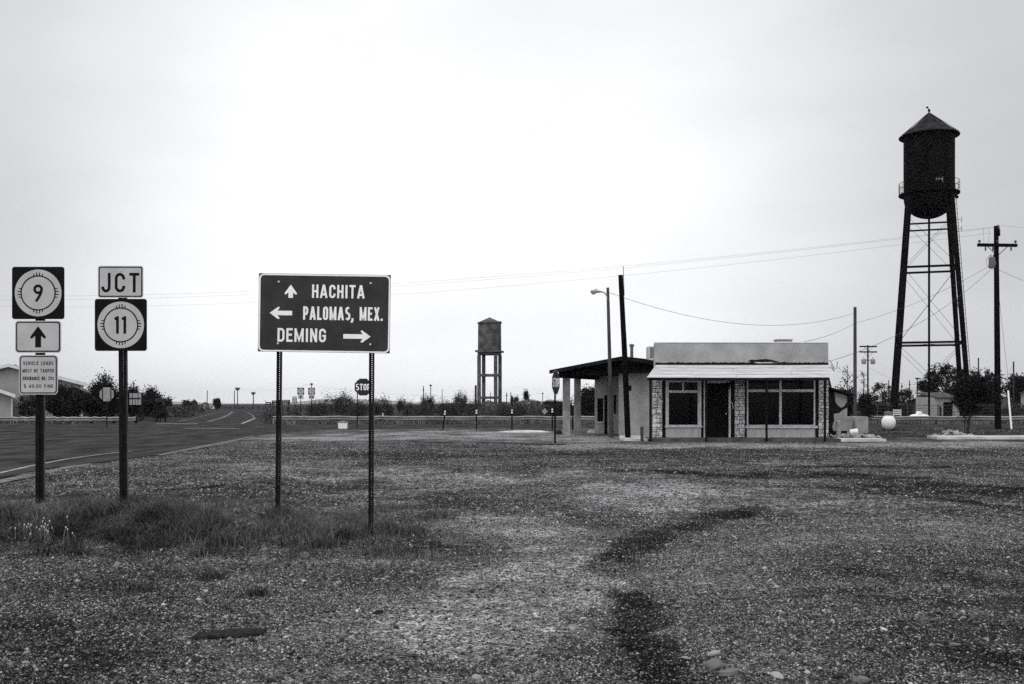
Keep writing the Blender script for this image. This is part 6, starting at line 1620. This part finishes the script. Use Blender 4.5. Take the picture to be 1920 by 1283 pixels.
grass_field('verge_grass', 45000, (-60, -22), (63.2, 100), lambda x, y: np.clip(sstep(.40, .62, fbm(x * .3, y * .3, 92, 4)), .1, 1) * (x < -.30 * (y - 62) - 27), lambda x, y: .10 + .25 * fbm(x * .5, y * .5, 93, 3), .06, 'grass', 'dark grass beyond the shorter guard rail at the left', (.2, .9))
# single plants
def tuft(name, label, cat, px, py, n, h, spread, m='weed', wd=.008, lean=(.3, 1.0)):
    x0, y0, z0 = ground(px, py); t = thing(name, label, cat, (x0, y0, z0))
    x = x0 + rng.normal(size=n) * spread; y = y0 + rng.normal(size=n) * spread
    V, Fc = blades(x, y, h * rng.uniform(.4, 1.2, n), wd, rng.uniform(lean[0], lean[1], n)); indexed_mesh('leaves', V, Fc, m, parent=t); return t
tuft('weed', 'small dark weed alone in the gravel, the nearest of three', 'weed', 476, 1116, 260, .075, .055)
tuft('weed', 'small dark weed in the gravel, directly below the grass between the posts', 'weed', 394, 1086, 260, .085, .06)
tuft('weed', 'small dark weed in the gravel, the leftmost of three', 'weed', 266, 1108, 220, .07, .08)
tuft('weed', 'grey green weed tuft right of the destination sign post', 'weed', 822, 972, 260, .14, .12, 'grass')
gx, gy = 0, 0
x0, y0, z0 = ground(78, 1012)
t = thing('wildflower_clump', 'clump of thin white flowering stems in the dark grass at the lower left', 'flower', (x0, y0, z0))
for i in range(24):
    a = rng.normal(size=2); x, y = x0 + a[0] * .18, y0 + a[1] * .12; g = hz(x, y); h = random.uniform(.08, .22); lx = random.uniform(-.05, .05)
    mbs, mbf = MB(), MB(); mbs.tube([(x, y, g), (x + lx * .4, y, g + h * .6), (x + lx, y, g + h)], .0022, 4); mbf.lathe([(0, -.014), (.007, -.006), (.008, .004), (0, .014)], (x + lx, y, g + h), 6)
    st_ = mbs.build('stem', 'bark_pale', t, world=True); mbf.build('blossom', 'blossom', st_, world=True)

# ================================================================== LOOSE STONES
ico_v = []; ph = (1 + 5 ** .5) / 2
ico_v = np.array([(-1, ph, 0), (1, ph, 0), (-1, -ph, 0), (1, -ph, 0), (0, -1, ph), (0, 1, ph), (0, -1, -ph), (0, 1, -ph), (ph, 0, -1), (ph, 0, 1), (-ph, 0, -1), (-ph, 0, 1)]) / math.hypot(1, ph)
ico_f = np.array([(0, 11, 5), (0, 5, 1), (0, 1, 7), (0, 7, 10), (0, 10, 11), (1, 5, 9), (5, 11, 4), (11, 10, 2), (10, 7, 6), (7, 1, 8), (3, 9, 4), (3, 4, 2), (3, 2, 6), (3, 6, 8), (3, 8, 9), (4, 9, 5), (2, 4, 11), (6, 2, 10), (8, 6, 7), (9, 8, 1)])
def road_edge_x(y):
    e = np.array(sorted([(p[1], p[0]) for p in edge])); return np.interp(y, e[:, 0], e[:, 1])
oct_v = np.array([(1, 0, 0), (-1, 0, 0), (0, 1, 0), (0, -1, 0), (0, 0, 1), (0, 0, -1)], float)
oct_f = np.array([(0, 2, 4), (2, 1, 4), (1, 3, 4), (3, 0, 4), (2, 0, 5), (1, 2, 5), (3, 1, 5), (0, 3, 5)])
def stones(n, s_rng, y0, y1, size, mean_pow, dens, fine=False):
    base_v, base_f = (oct_v, oct_f) if fine else (ico_v, ico_f); kv = len(base_v)
    u = rng.random(n); y = (y0 ** (2 - mean_pow) + u * (y1 ** (2 - mean_pow) - y0 ** (2 - mean_pow))) ** (1 / (2 - mean_pow))
    x = rng.uniform(s_rng[0], s_rng[1], n) * y
    k = (rng.random(n) < dens(x, y)) & (x > road_edge_x(y) + .1) & ~((y > 33.9) & (x > 4.0)); x, y = x[k], y[k]; n = len(x)
    sz = size[0] * (size[1] / size[0]) ** (rng.random(n) ** 1.9)
    S = np.stack([sz * rng.uniform(.7, 1.5, n), sz * rng.uniform(.6, 1.1, n), sz * rng.uniform(.3, .75, n)], 1)
    V = base_v[None] * rng.uniform(.62, 1.30, (n, kv, 1)) * S[:, None, :]
    if fine: V[:, 4, :2] += rng.normal(size=(n, 2)) * S[:, :2] * .35
    a = rng.uniform(0, 6.283, n); tl = rng.normal(size=(n, 2)) * .25
    V[:, :, 2] += V[:, :, 0] * tl[:, :1] + V[:, :, 1] * tl[:, 1:]
    ca, sa = np.cos(a)[:, None], np.sin(a)[:, None]
    vx_, vy_ = V[:, :, 0] * ca - V[:, :, 1] * sa, V[:, :, 0] * sa + V[:, :, 1] * ca
    P_ = np.stack([vx_ + x[:, None], vy_ + y[:, None], V[:, :, 2] + (height(x, y) + S[:, 2] * .3 - .004)[:, None]], 2)
    Fc = (np.arange(n)[:, None, None] * kv + base_f[None]).reshape(-1, 3)
    dk = rng.random(n) < .72 * sstep(.40, .90, dirt_vignette_map(x, y) + .5 * (fbm(x * 3.1, y * 3.1, 111, 4) - .5))
    r2 = [(P_[q_].reshape(-1, 3), (np.arange(int(q_.sum()))[:, None, None] * kv + base_f[None]).reshape(-1, 3)) for q_ in (~dk, dk)]
    return r2
def sd_(x, y):
    dm = dirt_vignette_map(x, y)
    return np.clip((.92 + 1.5 * (fbm(x * 1.5, y * 2.1, 101, 5) - .5)) * (1 - .50 * sstep(.55, .95, dm)) * (1 - .62 * (1 - sstep(.08, .34, dm))) * (1 - .8 * np.clip(gdens(x, y) * 1.6, 0, 1)), .06, 1)
parts = [stones(520000, (-.60, .60), 5.3, 13.5, (.0042, .0140), .55, sd_, True), stones(4500, (-.60, .60), 5.2, 14.0, (.013, .028), .8, lambda x, y: np.clip(sd_(x, y) * .75, 0, 1)),
         stones(240000, (-.58, .58), 13.0, 33.8, (.010, .023), .8, lambda x, y: sd_(x, y) * .85, True), stones(450, (-.6, .6), 5.2, 24, (.024, .045), 1.0, lambda x, y: sd_(x, y) * .7)]
for tone, (m_, lab) in enumerate((('gravel', 'loose pale stones lying over the lot'), ('gravel_dark', 'loose dark stones and clods in the darker parts of the lot'))):
    off = 0; Vs = []; Fs = []
    for pr_ in parts: v_, f_ = pr_[tone]; Vs.append(v_); Fs.append(f_ + off); off += len(v_)
    indexed_mesh('gravel', np.concatenate(Vs), np.concatenate(Fs), m_, kind='stuff', label=lab, cat='gravel')
def rock(label, px, py, sx_, sy_, sz_, rz=0, name='rock', m='rock', jag=.34):
    x, y, z = ground(px, py); r2 = np.random.default_rng(int(px * 13 + py)); V = ico_v.copy()
    import itertools
    ed = {}; V2 = list(map(tuple, V)); F2 = []
    def mid(a, b):
        k = (min(a, b), max(a, b))
        if k not in ed:
            m_ = (np.array(V2[a]) + np.array(V2[b])) / 2; ed[k] = len(V2); V2.append(tuple(m_ / np.linalg.norm(m_)))
        return ed[k]
    for (a, b, c_) in ico_f:
        ab, bc, ca_ = mid(a, b), mid(b, c_), mid(c_, a); F2 += [(a, ab, ca_), (b, bc, ab), (c_, ca_, bc), (ab, bc, ca_)]
    V = np.array(V2) * r2.uniform(1 - jag, 1 + jag, (len(V2), 1)) * np.array([sx_, sy_, sz_]); c2, s2_ = math.cos(rz), math.sin(rz)
    W_ = np.stack([V[:, 0] * c2 - V[:, 1] * s2_ + x, V[:, 0] * s2_ + V[:, 1] * c2 + y, V[:, 2] + z + sz_ * .45], 1)
    return indexed_mesh(name, W_, F2, m, origin=(x, y, z), label=label, cat='rock')
rock('pale pointed rock just below the destination sign grass', 572.5, 1046, .052, .04, .05)
rock('flat white stone left of the pale pointed rock', 497, 1032, .05, .03, .018)
rock('rounded dull stone behind the flat pale slab in the foreground', 1338, 1252, .062, .045, .035)
rock('pale rounded rock near the dark gully at the middle of the lot', 1124, 1106, .030, .028, .03)
rock('white flat stone in the middle foreground beside the dark gully', 1268, 1139, .042, .024, .014, .2)
rock('small white stone resting behind the grass left of the destination sign', 358, 909, .08, .05, .03)
rock('pale stone among the gravel near the right hand dark streak', 1640, 921, .07, .05, .03)
rock('pale stone in the gravel right of the dark patch', 1468, 949, .10, .07, .03)
rock('pale stone beside the bottom edge right of the middle', 1615, 1278, .05, .04, .025)
rock('dull pale stone at the lower right in the dark dirt', 1790, 1210, .035, .02, .012)
def plate(label, px, py, poly, h, rz, tilt=.12):
    x, y, z = ground(px, py); mx = Matrix.Translation((x, y, z + h)) @ Matrix.Rotation(rz, 4, 'Z') @ Matrix.Rotation(tilt, 4, 'X'); k = len(poly)
    vs = [mx @ Vector((a, b, -h)) for a, b in poly] + [mx @ Vector((a * .9, b * .86, h * (.8 + .4 * ((i * 37) % 5) / 5))) for i, (a, b) in enumerate(poly)]
    mb = MB(); mb.add(vs, [tuple(reversed(range(k)))] + [(k + 0, k + i, k + i + 1) for i in range(1, k - 1)] + [(j, (j + 1) % k, (j + 1) % k + k, j + k) for j in range(k)])
    mb.build('rock', 'rock', None, origin=(x, y, z), label=label, cat='rock')
plate('flat pale slab of stone in the lower right foreground', 1368, 1264, [(-.085, -.012), (-.02, -.035), (.05, -.02), (.075, .02), (.04, .035), (-.05, .018)], .012, .35)
# scrap of old tyre tread and dry sticks
gx, gy, gz_ = ground(425, 1195)
t = thing('tyre_scrap', 'dark ribbed strip of old tyre tread lying flat in the gravel', 'tyre scrap', (gx, gy, gz_))
mb = MB(); n = 14
for r_ in range(4):
    vs = []; fs = []
    for i in range(n + 1):
        u = i / n; x = gx - .22 + .46 * u; y = gy - .07 + .09 * u + r_ * .04 + .01 * math.sin(u * 9 + r_); wv = .016 * (1 - abs(u - .5) ** 3 * 5); z = hz(x, y) + .014 + .012 * math.sin(u * 3.1)
        vs += [(x, y - wv, z - .012), (x, y - wv * .7, z + .008), (x, y + wv * .7, z + .008), (x, y + wv, z - .012)]
    for i in range(n):
        for j in range(4): fs.append((i * 4 + j, (i + 1) * 4 + j, (i + 1) * 4 + (j + 1) % 4, i * 4 + (j + 1) % 4))
    mb.add(vs, fs)
mb.build('tread', 'rubber', t, world=True)
def stick(label, pts, r_):
    q = []
    for (px, py) in pts: x, y, z = ground(px, py); q.append((x, y, z + r_ + random.uniform(0, .012)))
    mb = MB(); mb.tube(q, [r_ * (1 - .6 * i / (len(q) - 1)) for i in range(len(q))], 5); mb.build('stick', 'wood_pole_grey', None, origin=q[0], label=label, cat='stick')
stick('thin dry stick lying right of the destination sign post', [(868, 1020), (890, 1019), (912, 1023), (936, 1026)], .008)
stick('dry bent stick lying left of the pale pointed rock', [(500, 1050), (520, 1042), (548, 1050), (566, 1058)], .006)
stick('long thin dry stick lying in the middle foreground', [(742, 1232), (775, 1234), (812, 1237)], .006)

# ================================================================== HAZE
hm = bpy.data.materials.new('haze'); hm.use_nodes = True; t = hm.node_tree; t.nodes.clear()
o_ = t.nodes.new('ShaderNodeOutputMaterial'); pv = t.nodes.new('ShaderNodeVolumePrincipled')
pv.inputs['Color'].default_value = (.95, .95, .95, 1); pv.inputs['Density'].default_value = .00008; pv.inputs['Anisotropy'].default_value = .2
t.links.new(pv.outputs[0], o_.inputs['Volume'])
mb = MB(); mb.box(-9000, 9000, -200, 5700, -60, 80); mb.build('haze', hm, kind='stuff', label='thin pale haze over the plain', cat='haze')
